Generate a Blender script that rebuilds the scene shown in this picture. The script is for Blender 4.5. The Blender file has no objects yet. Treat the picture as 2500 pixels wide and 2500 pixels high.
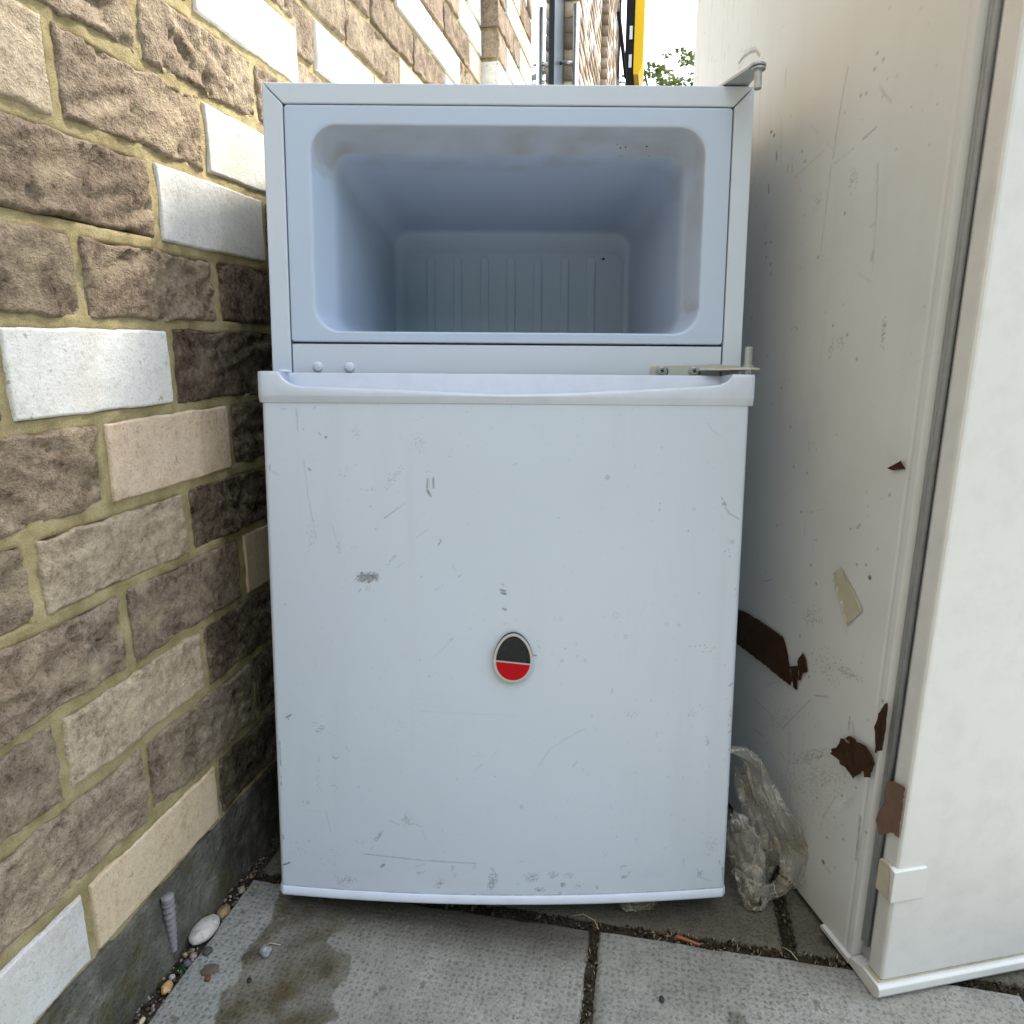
import bpy, bmesh, math, random
import numpy as np
from mathutils import Vector, Matrix, Euler

# ------------------------------------------------------------------ camera, world, sun, exposure
scene = bpy.context.scene
COL = scene.collection
cam_d = bpy.data.cameras.new('camera'); cam = bpy.data.objects.new('camera', cam_d); COL.objects.link(cam)
cam.location = (0, 0, 0.6)
cam.rotation_euler = (math.radians(90 - 13.467), 0, 0)
cam_d.lens = 24.955; cam_d.sensor_width = 36; cam_d.clip_start = 0.02; cam_d.clip_end = 500
scene.camera = cam

SUN_AZ, SUN_EL = math.radians(53), math.radians(50)
world = bpy.data.worlds.new('World'); scene.world = world; world.use_nodes = True
nt = world.node_tree; nt.nodes.clear()
wo = nt.nodes.new('ShaderNodeOutputWorld'); bg = nt.nodes.new('ShaderNodeBackground')
sky = nt.nodes.new('ShaderNodeTexSky'); sky.sky_type = 'NISHITA'; sky.sun_disc = False
sky.sun_elevation = SUN_EL; sky.sun_rotation = SUN_AZ; sky.air_density = 1.0; sky.dust_density = 1.0; sky.ozone_density = 1.0
tc = nt.nodes.new('ShaderNodeTexCoord'); mp = nt.nodes.new('ShaderNodeMapping'); mp.inputs['Scale'].default_value = (1.0, 1.0, 2.2)
nz = nt.nodes.new('ShaderNodeTexNoise'); nz.inputs['Scale'].default_value = 2.6; nz.inputs['Detail'].default_value = 5; nz.inputs['Roughness'].default_value = 0.6
rp = nt.nodes.new('ShaderNodeValToRGB'); rp.color_ramp.elements[0].position = 0.36; rp.color_ramp.elements[1].position = 0.60
rp.color_ramp.elements[0].color = (0.06, 0.06, 0.06, 1); rp.color_ramp.elements[1].color = (0.85, 0.85, 0.85, 1)
mx = nt.nodes.new('ShaderNodeMix'); mx.data_type = 'RGBA'
mx.inputs[7].default_value = (7.6, 7.9, 8.3, 1)
nt.links.new(tc.outputs['Generated'], mp.inputs['Vector']); nt.links.new(mp.outputs[0], nz.inputs['Vector'])
nt.links.new(nz.outputs['Fac'], rp.inputs['Fac']); nt.links.new(rp.outputs['Color'], mx.inputs[0])
nt.links.new(sky.outputs['Color'], mx.inputs[6]); nt.links.new(mx.outputs[2], bg.inputs['Color'])
bg.inputs['Strength'].default_value = 0.10
nt.links.new(bg.outputs[0], wo.inputs['Surface'])

sun_d = bpy.data.lights.new('sun', 'SUN'); sun = bpy.data.objects.new('sun', sun_d); COL.objects.link(sun)
sdir = Vector((math.sin(SUN_AZ) * math.cos(SUN_EL), math.cos(SUN_AZ) * math.cos(SUN_EL), math.sin(SUN_EL)))
sun.rotation_euler = (-sdir).to_track_quat('-Z', 'Y').to_euler(); sun.location = sdir * 30
sun_d.energy = 2.0; sun_d.angle = math.radians(12); sun_d.color = (1.0, 0.93, 0.82)

scene.render.engine = 'CYCLES'
scene.view_settings.view_transform = 'Standard'; scene.view_settings.look = 'None'
scene.view_settings.gamma = 1.0; scene.view_settings.use_curve_mapping = False
scene.view_settings.exposure = 2.3
scene.cycles.max_bounces = 6; scene.cycles.diffuse_bounces = 2; scene.cycles.transparent_max_bounces = 12

# ------------------------------------------------------------------ helpers
rng = np.random.default_rng(7); random.seed(7)
def _hash(ix, iy, seed):
    n = (ix.astype(np.int64) * 374761393 + iy.astype(np.int64) * 668265263 + seed * 1442695041) & 0xffffffff
    n = ((n ^ (n >> 13)) * 1274126177) & 0xffffffff
    n = n ^ (n >> 16)
    return (n & 0xffffff) / float(0xffffff)
def vnoise(x, y, seed=0):
    ix = np.floor(x); iy = np.floor(y); fx = x - ix; fy = y - iy
    fx = fx * fx * (3 - 2 * fx); fy = fy * fy * (3 - 2 * fy)
    a = _hash(ix, iy, seed); b = _hash(ix + 1, iy, seed); c = _hash(ix, iy + 1, seed); d = _hash(ix + 1, iy + 1, seed)
    return (a + (b - a) * fx) * (1 - fy) + (c + (d - c) * fx) * fy
def fbm(x, y, seed=0, octv=4, gain=0.5):
    s = 0; a = 1; t = 0
    for i in range(octv):
        s = s + a * vnoise(x * 2 ** i, y * 2 ** i, seed + i * 17); t += a; a *= gain
    return s / t

def link(o, parent=None):
    COL.objects.link(o)
    if parent is not None: o.parent = parent
    return o
def tag(o, label=None, cat=None, group=None, kind=None):
    if label: o['label'] = label
    if cat: o['category'] = cat
    if group: o['group'] = group
    if kind: o['kind'] = kind
    return o
def empty(name, mat=None, loc=None):
    o = bpy.data.objects.new(name, None); o.empty_display_size = 0.1
    if mat is not None: o.matrix_world = mat
    if loc is not None: o.location = loc
    COL.objects.link(o); return o
def mesh_np(name, verts, faces, mat, parent=None, smooth=True, loc=None, uv=None):
    me = bpy.data.meshes.new(name)
    verts = np.asarray(verts, dtype=np.float64)
    if isinstance(faces, np.ndarray):
        n, k = faces.shape
        me.vertices.add(len(verts)); me.vertices.foreach_set('co', verts.astype(np.float32).ravel())
        me.loops.add(n * k); me.loops.foreach_set('vertex_index', faces.astype(np.int32).ravel())
        me.polygons.add(n); me.polygons.foreach_set('loop_start', np.arange(0, n * k, k, dtype=np.int32))
        me.update(calc_edges=True)
    else:
        me.from_pydata(verts.tolist(), [], faces)
    if smooth: me.polygons.foreach_set('use_smooth', np.ones(len(me.polygons), dtype=bool))
    me.materials.append(mat); me.validate()
    o = bpy.data.objects.new(name, me)
    if loc is not None: o.location = loc
    return link(o, parent)
def grid_faces(nr, nc, flip=False):
    i = np.arange(nr - 1)[:, None] * nc + np.arange(nc - 1)[None, :]
    i = i.ravel()
    f = np.stack([i, i + 1, i + nc + 1, i + nc], 1)
    return f[:, ::-1].copy() if flip else f
def color_attr(o, rgba, name='wear_and_shade'):
    a = o.data.color_attributes.new(name, 'FLOAT_COLOR', 'POINT')
    a.data.foreach_set('color', np.asarray(rgba, dtype=np.float32).ravel())
def bm_obj(name, bm, mat, parent=None, smooth=False, bevel=0, seg=2, loc=None):
    if bevel:
        bmesh.ops.bevel(bm, geom=bm.edges[:], offset=bevel, segments=seg, profile=0.6, affect='EDGES', clamp_overlap=True)
    bmesh.ops.recalc_face_normals(bm, faces=bm.faces[:])
    me = bpy.data.meshes.new(name); bm.to_mesh(me); bm.free()
    if smooth: me.polygons.foreach_set('use_smooth', np.ones(len(me.polygons), dtype=bool))
    me.materials.append(mat); o = bpy.data.objects.new(name, me)
    if loc is not None: o.location = loc
    return link(o, parent)
def box(bm, x0, x1, y0, y1, z0, z1):
    v = [bm.verts.new(p) for p in ((x0,y0,z0),(x1,y0,z0),(x1,y1,z0),(x0,y1,z0),(x0,y0,z1),(x1,y0,z1),(x1,y1,z1),(x0,y1,z1))]
    for f in ((0,3,2,1),(4,5,6,7),(0,1,5,4),(1,2,6,5),(2,3,7,6),(3,0,4,7)): bm.faces.new([v[i] for i in f])
def prism(bm, pts, axis, a, b):
    # pts: 2D outline; axis 'y' extrudes (x,z) from y=a to y=b ; 'z' extrudes (x,y)
    mk = (lambda p, t: (p[0], t, p[1])) if axis == 'y' else ((lambda p, t: (p[0], p[1], t)) if axis == 'z' else (lambda p, t: (t, p[0], p[1])))
    va = [bm.verts.new(mk(p, a)) for p in pts]; vb = [bm.verts.new(mk(p, b)) for p in pts]
    n = len(pts); bm.faces.new(va); bm.faces.new(vb[::-1])
    for i in range(n): bm.faces.new((va[i], va[(i+1) % n], vb[(i+1) % n], vb[i]))
def tube(bm, pts, rad, sides=10, cap=True):
    pts = [Vector(p) for p in pts]; rings = []
    for i, p in enumerate(pts):
        d = (pts[min(i+1, len(pts)-1)] - pts[max(i-1, 0)]).normalized()
        u = d.cross(Vector((0,0,1)));
        if u.length < 1e-3: u = d.cross(Vector((0,1,0)))
        u.normalize(); w = d.cross(u); r = rad[i] if hasattr(rad, '__len__') else rad
        rings.append([bm.verts.new(p + (u*math.cos(a) + w*math.sin(a))*r) for a in [2*math.pi*k/sides for k in range(sides)]])
    for i in range(len(rings)-1):
        for k in range(sides): bm.faces.new((rings[i][k], rings[i][(k+1)%sides], rings[i+1][(k+1)%sides], rings[i+1][k]))
    if cap: bm.faces.new(rings[0][::-1]); bm.faces.new(rings[-1])

# ---- node material builder
class M:
    def __init__(s, name):
        s.m = bpy.data.materials.new(name); s.m.use_nodes = True; s.t = s.m.node_tree; s.n = s.t.nodes
        s.b = s.n['Principled BSDF']; s.out = s.n['Material Output']
        s._pos = None
    def N(s, typ, **kw):
        n = s.n.new(typ)
        for k, v in kw.items():
            if k in n.inputs: n.inputs[k].default_value = v
            else: setattr(n, k, v)
        return n
    def L(s, a, b): s.t.links.new(a, b)
    def set(s, **kw):
        for k, v in kw.items(): s.b.inputs[k.replace('_', ' ')].default_value = v
        return s
    def coord(s, kind='pos', scale=None, rot=None):
        if kind == 'pos': o = s.N('ShaderNodeNewGeometry').outputs['Position']
        else: o = s.N('ShaderNodeTexCoord').outputs['Object']
        if scale is not None or rot is not None:
            mp = s.N('ShaderNodeMapping')
            if scale is not None: mp.inputs['Scale'].default_value = scale
            if rot is not None: mp.inputs['Rotation'].default_value = rot
            s.L(o, mp.inputs['Vector']); o = mp.outputs[0]
        return o
    def noise(s, scale, detail=4, rough=0.55, co=None, dist=0):
        n = s.N('ShaderNodeTexNoise'); n.inputs['Scale'].default_value = scale; n.inputs['Detail'].default_value = min(detail, 3)
        n.inputs['Roughness'].default_value = rough; n.inputs['Distortion'].default_value = dist
        s.L(co if co is not None else s.coord(), n.inputs['Vector']); return n.outputs['Fac']
    def voro(s, scale, rnd=1.0, co=None, feat='F1', out='Distance'):
        n = s.N('ShaderNodeTexVoronoi'); n.feature = feat; n.inputs['Scale'].default_value = scale; n.inputs['Randomness'].default_value = rnd
        s.L(co if co is not None else s.coord(), n.inputs['Vector']); return n.outputs[out]
    def ramp(s, fac, stops):
        r = s.N('ShaderNodeValToRGB'); e = r.color_ramp.elements
        while len(e) < len(stops): e.new(0.5)
        for i, (p, c) in enumerate(stops):
            e[i].position = p; e[i].color = (c, c, c, 1) if not hasattr(c, '__len__') else (*c[:3], 1)
        s.L(fac, r.inputs['Fac']); return r.outputs['Color']
    def mix(s, fac, a, b, mode='MIX'):
        n = s.N('ShaderNodeMix'); n.data_type = 'RGBA'; n.blend_type = mode
        for v, i in ((fac, 0), (a, 6), (b, 7)):
            if hasattr(v, 'is_output'): s.L(v, n.inputs[i])
            elif i == 0: n.inputs[0].default_value = v
            else: n.inputs[i].default_value = (*v[:3], 1) if hasattr(v, '__len__') else (v, v, v, 1)
        return n.outputs[2]
    def math(s, op, a, b=None):
        n = s.N('ShaderNodeMath'); n.operation = op
        for v, i in ((a, 0), (b, 1)):
            if v is None: continue
            if hasattr(v, 'is_output'): s.L(v, n.inputs[i])
            else: n.inputs[i].default_value = v
        return n.outputs[0]
    def bump(s, h, strength=0.5, dist=0.001, nrm=None):
        b = s.N('ShaderNodeBump'); b.inputs['Strength'].default_value = strength; b.inputs['Distance'].default_value = dist
        s.L(h, b.inputs['Height'])
        if nrm is not None: s.L(nrm, b.inputs['Normal'])
        s.L(b.outputs[0], s.b.inputs['Normal']); return b.outputs[0]
    def base(s, c):
        if hasattr(c, 'is_output'): s.L(c, s.b.inputs['Base Color'])
        else: s.b.inputs['Base Color'].default_value = (*c[:3], 1)
        return s
    def rand(s): return s.N('ShaderNodeObjectInfo').outputs['Random']
    def attr(s, name='wear_and_shade'):
        a = s.N('ShaderNodeAttribute'); a.attribute_name = name; return a

def simple(name, col, rough=0.5, metal=0.0, var=0.12, scale=60, bump=0.0):
    m = M(name); n = m.noise(scale)
    m.base(m.mix(n, [c*(1-var) for c in col], [min(1, c*(1+var)) for c in col])); m.set(Roughness=rough, Metallic=metal, Specular_IOR_Level=0.15)
    if bump: m.bump(n, bump, 0.001)
    return m.m

MT = {}
def enamel(name, col, yellow, rough=0.25, worn=True):
    m = M(name)
    big = m.noise(7, 3); c = m.mix(m.ramp(big, [(0.35, 0), (0.75, 1)]), col, yellow)
    fine = m.noise(900, 2); speck = m.ramp(m.noise(260, 3, 0.7), [(0.70, 0), (0.76, 1)])
    c = m.mix(m.math('MULTIPLY', speck, 0.10), c, (0.25, 0.22, 0.18))
    if worn:
        a = m.attr(); c = m.mix(a.outputs['Alpha'], c, a.outputs['Color'])
        r = m.mix(a.outputs['Alpha'], (rough+0.05,)*3, (0.7,)*3); m.L(r, m.b.inputs['Roughness'])
    else: m.set(Roughness=rough+0.05)
    m.base(c)
    m.bump(m.math('ADD', fine, m.math('MULTIPLY', big, 2.0)), 0.06, 0.0006)
    return m.m
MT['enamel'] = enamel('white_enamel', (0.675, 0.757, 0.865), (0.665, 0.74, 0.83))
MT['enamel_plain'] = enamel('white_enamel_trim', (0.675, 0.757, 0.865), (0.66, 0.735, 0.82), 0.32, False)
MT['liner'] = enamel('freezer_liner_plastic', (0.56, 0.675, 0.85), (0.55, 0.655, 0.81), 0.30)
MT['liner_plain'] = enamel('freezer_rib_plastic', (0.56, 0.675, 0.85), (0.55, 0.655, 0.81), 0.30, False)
MT['old_plain'] = enamel('aged_white_shell', (0.765, 0.785, 0.77), (0.73, 0.745, 0.72), 0.45, False)
MT['enamel_old'] = enamel('aged_white_enamel', (0.765, 0.785, 0.77), (0.73, 0.745, 0.72), 0.45)
def plastic(name, col, rough=0.3, dirt=0.10):
    m = M(name); n = m.noise(35, 5, 0.65); sp = m.ramp(m.noise(300, 3, 0.7), [(0.66, 0), (0.74, 1)])
    c = m.mix(m.ramp(n, [(0.45, 0), (0.8, 1)]), col, [x*(1-dirt) for x in col])
    c = m.mix(m.math('MULTIPLY', sp, 0.18), c, (0.2, 0.18, 0.15)); m.base(c); m.set(Roughness=rough)
    m.bump(m.noise(500, 2), 0.04, 0.0005); return m.m
MT['plastic'] = plastic('white_plastic', (0.695, 0.76, 0.87))
MT['plastic_old'] = plastic('aged_white_plastic', (0.76, 0.76, 0.73))
MT['yellowed'] = plastic('yellowed_plastic', (0.62, 0.57, 0.42), 0.4, 0.35)
MT['gasket'] = plastic('grey_gasket_rubber', (0.42, 0.44, 0.45), 0.45, 0.25)
MT['zinc'] = simple('zinc_plate', (0.52, 0.55, 0.55), 0.38, 0.75, 0.18, 120, 0.1)
def gold_zinc():
    m = M('yellow_passivated_steel'); n = m.noise(45, 3, 0.6)
    m.base(m.ramp(n, [(0.3, (0.64, 0.59, 0.55)), (0.5, (0.70, 0.68, 0.62)), (0.7, (0.64, 0.69, 0.67))])); m.set(Roughness=0.42, Metallic=0.6); return m.m
MT['gold'] = gold_zinc()
MT['black'] = simple('black_plastic', (0.012, 0.012, 0.013), 0.5)
MT['dark'] = simple('dark_recess', (0.03, 0.03, 0.03), 0.7)

# ------------------------------------------------------------------ painting of wear onto dense vertex grids
DARK = np.array([0.05, 0.046, 0.042])
class Wear:
    def __init__(s, X, Z, px, seed):
        s.X, s.Z, s.px = X, Z, px; s.a = np.zeros(X.shape); s.c = np.ones(X.shape + (3,)) * DARK; s.r = np.random.default_rng(seed)
        s.x0, s.z0 = X[0, 0], Z[0, 0]
        s.jit = s.r.random(X.shape)
    def win(s, xa, xb, za, zb):
        X, Z = s.X, s.Z
        j0 = np.searchsorted(X[0], xa); j1 = np.searchsorted(X[0], xb); i0 = np.searchsorted(Z[:, 0], za); i1 = np.searchsorted(Z[:, 0], zb)
        return slice(max(i0-1, 0), i1+1), slice(max(j0-1, 0), j1+1)
    def put(s, w, al, col=None):
        m = al > s.a[w]
        if col is not None: s.c[w][m] = col
        s.a[w] = np.maximum(s.a[w], al)
    def line(s, wmm, al, pts, col=None, brk=0.45):
        for i in range(0, len(pts) - 2, 2):
            x0, z0, x1, z1 = pts[i:i+4]; h = wmm * 0.0005; pad = h + 2 * s.px
            w = s.win(min(x0, x1) - pad, max(x0, x1) + pad, min(z0, z1) - pad, max(z0, z1) + pad)
            X, Z = s.X[w], s.Z[w]; d2 = (x1-x0)**2 + (z1-z0)**2 + 1e-12
            t = np.clip(((X-x0)*(x1-x0) + (Z-z0)*(z1-z0)) / d2, 0, 1)
            wob = (vnoise(X*400, Z*400, 3) - 0.5) * 0.0004
            d = np.hypot(X - x0 - t*(x1-x0) + wob, Z - z0 - t*(z1-z0))
            cov = np.clip((h + 0.5*s.px - d) / s.px, 0, 1)
            s.put(w, cov * al * (1 - brk * vnoise(X*300, Z*300, 9)), col)
    def spk(s, rx, rz, ang, dens, al, p, col=None):
        R = max(rx, rz) * 1.3 + s.px; w = s.win(p[0]-R, p[0]+R, p[1]-R, p[1]+R); X, Z = s.X[w]-p[0], s.Z[w]-p[1]
        a = math.radians(ang); u = (X*math.cos(a) + Z*math.sin(a)) / rx; v = (-X*math.sin(a) + Z*math.cos(a)) / rz
        f = np.clip(1.15 - np.hypot(u, v) - 0.5*(fbm(s.X[w]*150, s.Z[w]*150, 5) - 0.5), 0, 1)
        m = s.jit[w] < dens * f * 1.6 * (0.4 + fbm(s.X[w]*350, s.Z[w]*350, 8))
        s.put(w, np.where(m, al * (0.45 + 0.55*s.jit[w][::-1, ::-1]), (0.5 if dens > 0.9 else 0.25)*al*dens*f), col)
    def dot(s, r, al, p, col=None):
        R = r + 2*s.px; w = s.win(p[0]-R, p[0]+R, p[1]-R, p[1]+R)
        d = np.hypot(s.X[w]-p[0], s.Z[w]-p[1]); s.put(w, np.clip((max(r, 0.6*s.px)+0.5*s.px-d)/s.px, 0, 1)*al, col)
    def ring(s, r, al, p):
        R = r + 3*s.px; w = s.win(p[0]-R, p[0]+R, p[1]-R, p[1]+R)
        d = np.abs(np.hypot((s.X[w]-p[0])*1.1, s.Z[w]-p[1]) - r); s.put(w, np.clip((0.0004+0.5*s.px-d)/s.px, 0, 1)*al*0.8, np.array([0.16, 0.14, 0.11]))
    def run(s, marks):
        for m in marks:
            if m[0] == 'L': s.line(m[1], m[2], m[3])
            elif m[0] == 'S': s.spk(*m[1:])
            elif m[0] == 'D': s.dot(*m[1:])
            elif m[0] == 'R': s.ring(*m[1:])
    def rgba(s): return np.concatenate([s.c, s.a[..., None]], -1)

def frame(o, x, z):
    x = Vector(x).normalized(); z = Vector(z).normalized(); y = z.cross(x); x = y.cross(z)
    return Matrix(((x.x, y.x, z.x, o[0]), (x.y, y.y, z.y, o[1]), (x.z, y.z, z.z, o[2]), (0, 0, 0, 1)))

# ------------------------------------------------------------------ materials of wall and ground
def brick_mat(name, stops, spec_dark, rough_amt, smear=0.0, attr_tint=False, stops2=None, stain_tone=0.0):
    m = M(name); co = m.coord()
    n1 = m.noise(30, 3, 0.62, co); n2 = m.noise(160, 3, 0.75, co); n3 = m.noise(520, 2, 0.7, co)
    f = m.math('ADD', m.math('MULTIPLY', n1, 0.42), m.math('MULTIPLY', n2, 0.58))
    c = m.ramp(f, stops); rnd = m.rand()
    if stops2: c = m.mix(m.ramp(rnd, [(0.25, 0), (0.8, 1)]), c, m.ramp(f, stops2))
    if not attr_tint:
        r2 = m.math('ADD', m.math('MULTIPLY', m.math('FRACT', m.math('MULTIPLY', rnd, 7.31)), 0.36), 0.80)
        cc = m.N('ShaderNodeCombineColor'); [m.L(r2, cc.inputs[i]) for i in range(3)]
        c = m.mix(1.0, c, cc.outputs[0], 'MULTIPLY')
    else:
        c = m.mix(1.0, c, m.attr('tint').outputs['Color'], 'MULTIPLY')
    sp = m.ramp(n3, [(0.58, 0), (0.68, 1)]); c = m.mix(m.math('MULTIPLY', sp, spec_dark), c, (0.05, 0.035, 0.025))
    if stain_tone:
        big = m.ramp(m.noise(18, 3, 0.7), [(0.45, 0), (0.70, 1)]); c = m.mix(m.math('MULTIPLY', big, stain_tone), c, (0.46, 0.40, 0.30))
        pit = m.ramp(m.noise(95, 3, 0.75), [(0.64, 0), (0.70, 1)]); c = m.mix(m.math('MULTIPLY', pit, 0.55), c, (0.24, 0.19, 0.12))
    if smear:
        sm = m.ramp(n1, [(0.52, 0), (0.66, 1)]); c = m.mix(m.math('MULTIPLY', sm, smear), c, (0.46, 0.38, 0.23))
    m.base(c); m.set(Roughness=0.92, Specular_IOR_Level=0.08)
    h = m.math('ADD', m.math('MULTIPLY', n2, 1.3), m.math('MULTIPLY', n3, 0.6)); m.bump(h, rough_amt, 0.0026); return m.m
ROUGH_STOPS = [(0.35, (0.11, 0.078, 0.053)), (0.45, (0.23, 0.172, 0.122)), (0.55, (0.30, 0.232, 0.165)), (0.68, (0.41, 0.325, 0.228))]
TAN_STOPS = [(0.35, (0.16, 0.118, 0.080)), (0.45, (0.285, 0.222, 0.155)), (0.55, (0.36, 0.288, 0.205)), (0.68, (0.47, 0.38, 0.27))]
MT['brick_rough'] = brick_mat('brown_stock_brick', ROUGH_STOPS, 0.5, 0.9, 0.30, False, TAN_STOPS)
DARK_SHADED_STOPS = [(0.37, (0.045, 0.030, 0.021)), (0.45, (0.115, 0.084, 0.060)), (0.54, (0.18, 0.136, 0.098)), (0.66, (0.27, 0.21, 0.15))]
BUFF_STOPS = [(0.35, (0.25, 0.19, 0.125)), (0.45, (0.39, 0.31, 0.212)), (0.54, (0.47, 0.385, 0.275)), (0.66, (0.58, 0.485, 0.35))]
MT['brick_dark_shaded'] = brick_mat('dark_shaded_stock_brick', DARK_SHADED_STOPS, 0.5, 1.0, 0.12)  # bricks beside the fridge: own dark tone plus gap shade put into the colour
MT['brick_buff'] = brick_mat('buff_stock_brick', BUFF_STOPS, 0.35, 0.7, 0.30)
MT['brick_white'] = brick_mat('white_glazed_brick', [(0.36, (0.62, 0.60, 0.54)), (0.46, (0.74, 0.725, 0.68)), (0.7, (0.80, 0.79, 0.75))], 0.30, 0.30, 0.0, False, None, 0.35)
MT['brick_cream'] = brick_mat('cream_brick', [(0.36, (0.52, 0.39, 0.24)), (0.47, (0.69, 0.54, 0.35)), (0.7, (0.78, 0.65, 0.46))], 0.32, 0.30, 0.0, False, None, 0.25)
MT['brick_pink'] = brick_mat('pinkish_cream_brick', [(0.36, (0.50, 0.36, 0.25)), (0.47, (0.65, 0.50, 0.355)), (0.7, (0.76, 0.62, 0.46))], 0.30, 0.40, 0.0, False, None, 0.25)
MT['brick_mix'] = brick_mat('mixed_brickwork', [(0.3, (0.75, 0.75, 0.75)), (0.7, (1.1, 1.1, 1.1))], 0.3, 0.6, 0.0, True)
def mortar_mat():
    m = M('sand_mortar'); n1 = m.noise(30, 5, 0.65); n2 = m.noise(700, 3, 0.75)
    c = m.ramp(n1, [(0.30, (0.29, 0.235, 0.115)), (0.5, (0.42, 0.345, 0.18)), (0.7, (0.52, 0.44, 0.25))])
    c = m.mix(m.math('MULTIPLY', m.ramp(n2, [(0.5, 0), (0.7, 1)]), 0.5), c, (0.18, 0.14, 0.07)); m.base(c); m.set(Roughness=0.95, Specular_IOR_Level=0.06)
    m.bump(m.math('ADD', n2, m.noise(180, 4, 0.7)), 0.8, 0.0016); return m.m
MT['mortar'] = mortar_mat()
def concrete_mat(name, dark, light, moss, sc=1.0):
    m = M(name); n1 = m.noise(16*sc, 6, 0.7); n2 = m.noise(240, 5, 0.72)
    c = m.ramp(n1, [(0.32, dark), (0.55, [(a+b)/2 for a, b in zip(dark, light)]), (0.72, light)])
    c = m.mix(m.ramp(m.noise(22, 5, 0.7), [(0.50, 0), (0.62, 0.75)]), c, moss)
    c = m.mix(m.math('MULTIPLY', m.ramp(n2, [(0.55, 0), (0.68, 1)]), 0.55), c, (0.03, 0.028, 0.022)); m.base(c); m.set(Roughness=0.92, Specular_IOR_Level=0.10)
    m.bump(m.math('ADD', n2, m.math('MULTIPLY', m.noise(70, 5, 0.7), 1.6)), 0.9, 0.003); return m.m
MT['footing'] = concrete_mat('weathered_concrete', (0.055, 0.052, 0.040), (0.215, 0.203, 0.168), (0.095, 0.085, 0.042))
MT['soil'] = concrete_mat('dark_joint_soil', (0.028, 0.022, 0.016), (0.085, 0.068, 0.050), (0.05, 0.045, 0.025), 3)

WALL_O = (-0.43568, 0.08410, 0.0); WALL_X = (0.18954, 0.98187, 0.0)
WF = frame(WALL_O, WALL_X, (0, 0, 1))           # local x runs along the wall, local -y stands out from it

# ------------------------------------------------------------------ ground
ground = mesh_np('ground', [(-200, -200, -0.03), (200, -200, -0.03), (200, 200, -0.03), (-200, 200, -0.03)], [(0, 1, 2, 3)],
                 concrete_mat('road_surface', (0.10, 0.10, 0.095), (0.17, 0.165, 0.155), (0.13, 0.125, 0.11)), None, False)
tag(ground, kind='structure')
def slab_mat():
    m = M('pimpled_concrete_slab'); tcn = m.N('ShaderNodeTexCoord'); co = m.coord()
    n1 = m.noise(9, 4, 0.6); n2 = m.noise(380, 3, 0.75); n3 = m.noise(60, 4, 0.7)
    dry = m.ramp(n1, [(0.3, (0.275, 0.268, 0.235)), (0.55, (0.36, 0.352, 0.312)), (0.75, (0.43, 0.42, 0.375))])
    dry = m.mix(m.math('MULTIPLY', m.ramp(n3, [(0.45, 0), (0.7, 1)]), 0.35), dry, (0.17, 0.166, 0.145))
    dry = m.mix(m.math('MULTIPLY', m.ramp(n2, [(0.50, 0), (0.66, 1)]), 0.6), dry, (0.085, 0.082, 0.07))
    dry = m.mix(m.math('MULTIPLY', m.ramp(m.noise(500, 2, 0.6), [(0.64, 0), (0.72, 1)]), 0.5), dry, (0.47, 0.46, 0.42))
    a = m.attr(); c = m.mix(a.outputs['Alpha'], dry, m.mix(1.0, dry, a.outputs['Color'], 'MULTIPLY'))
    vo = m.voro(150, 0.32, m.coord('pos', (1, 1, 0.0), (0, 0, math.radians(11))))
    dim = m.ramp(vo, [(0.10, 0), (0.40, 1)])
    dimf = m.math('MULTIPLY', dim, m.ramp(m.noise(6, 3), [(0.35, 0.25), (0.6, 1.0)]))
    c = m.mix(m.math('MULTIPLY', m.ramp(vo, [(0.16, 1), (0.34, 0)]), 0.38), c, (0.10, 0.096, 0.08))
    m.base(c); m.set(Roughness=0.88, Specular_IOR_Level=0.12)
    m.bump(m.math('ADD', m.math('MULTIPLY', dimf, 1.0), m.math('ADD', m.math('MULTIPLY', n2, 0.8), m.math('MULTIPLY', n3, 0.8))), 0.55, 0.0022); return m.m
MT['slab'] = slab_mat()
pave = empty('pavement', WF); tag(pave, kind='structure')
# soil bed in the joints
sx = np.linspace(-1.2, 2.5, 371); sn = np.linspace(-0.02, 1.6, 325)
S, Nn = np.meshgrid(sx, sn); Hh = -0.0042 + 0.006 * (fbm(S*60, Nn*60, 31) - 0.5) + 0.004*(fbm(S*9, Nn*9, 33)-0.5)
soil = mesh_np('joint_soil', np.stack([S, -Nn, Hh], -1).reshape(-1, 3), grid_faces(*S.shape, flip=True), MT['soil'], pave)
LB = np.array([(0.2, 0.085), (0.40, 0.083), (0.456, 0.079), (0.487, 0.069), (0.497, 0.077), (0.514, 0.077), (0.525, 0.069), (0.539, 0.070), (0.554, 0.073), (0.573, 0.075), (0.598, 0.066), (0.64, 0.06)])
RB = np.array([(0.2, 0.15), (0.40, 0.165), (0.475, 0.181), (0.484, 0.190), (0.505, 0.178), (0.525, 0.180), (0.549, 0.171), (0.552, 0.154), (0.560, 0.142), (0.568, 0.143), (0.588, 0.164), (0.600, 0.26), (0.612, 0.40), (0.64, 0.5)])
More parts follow.
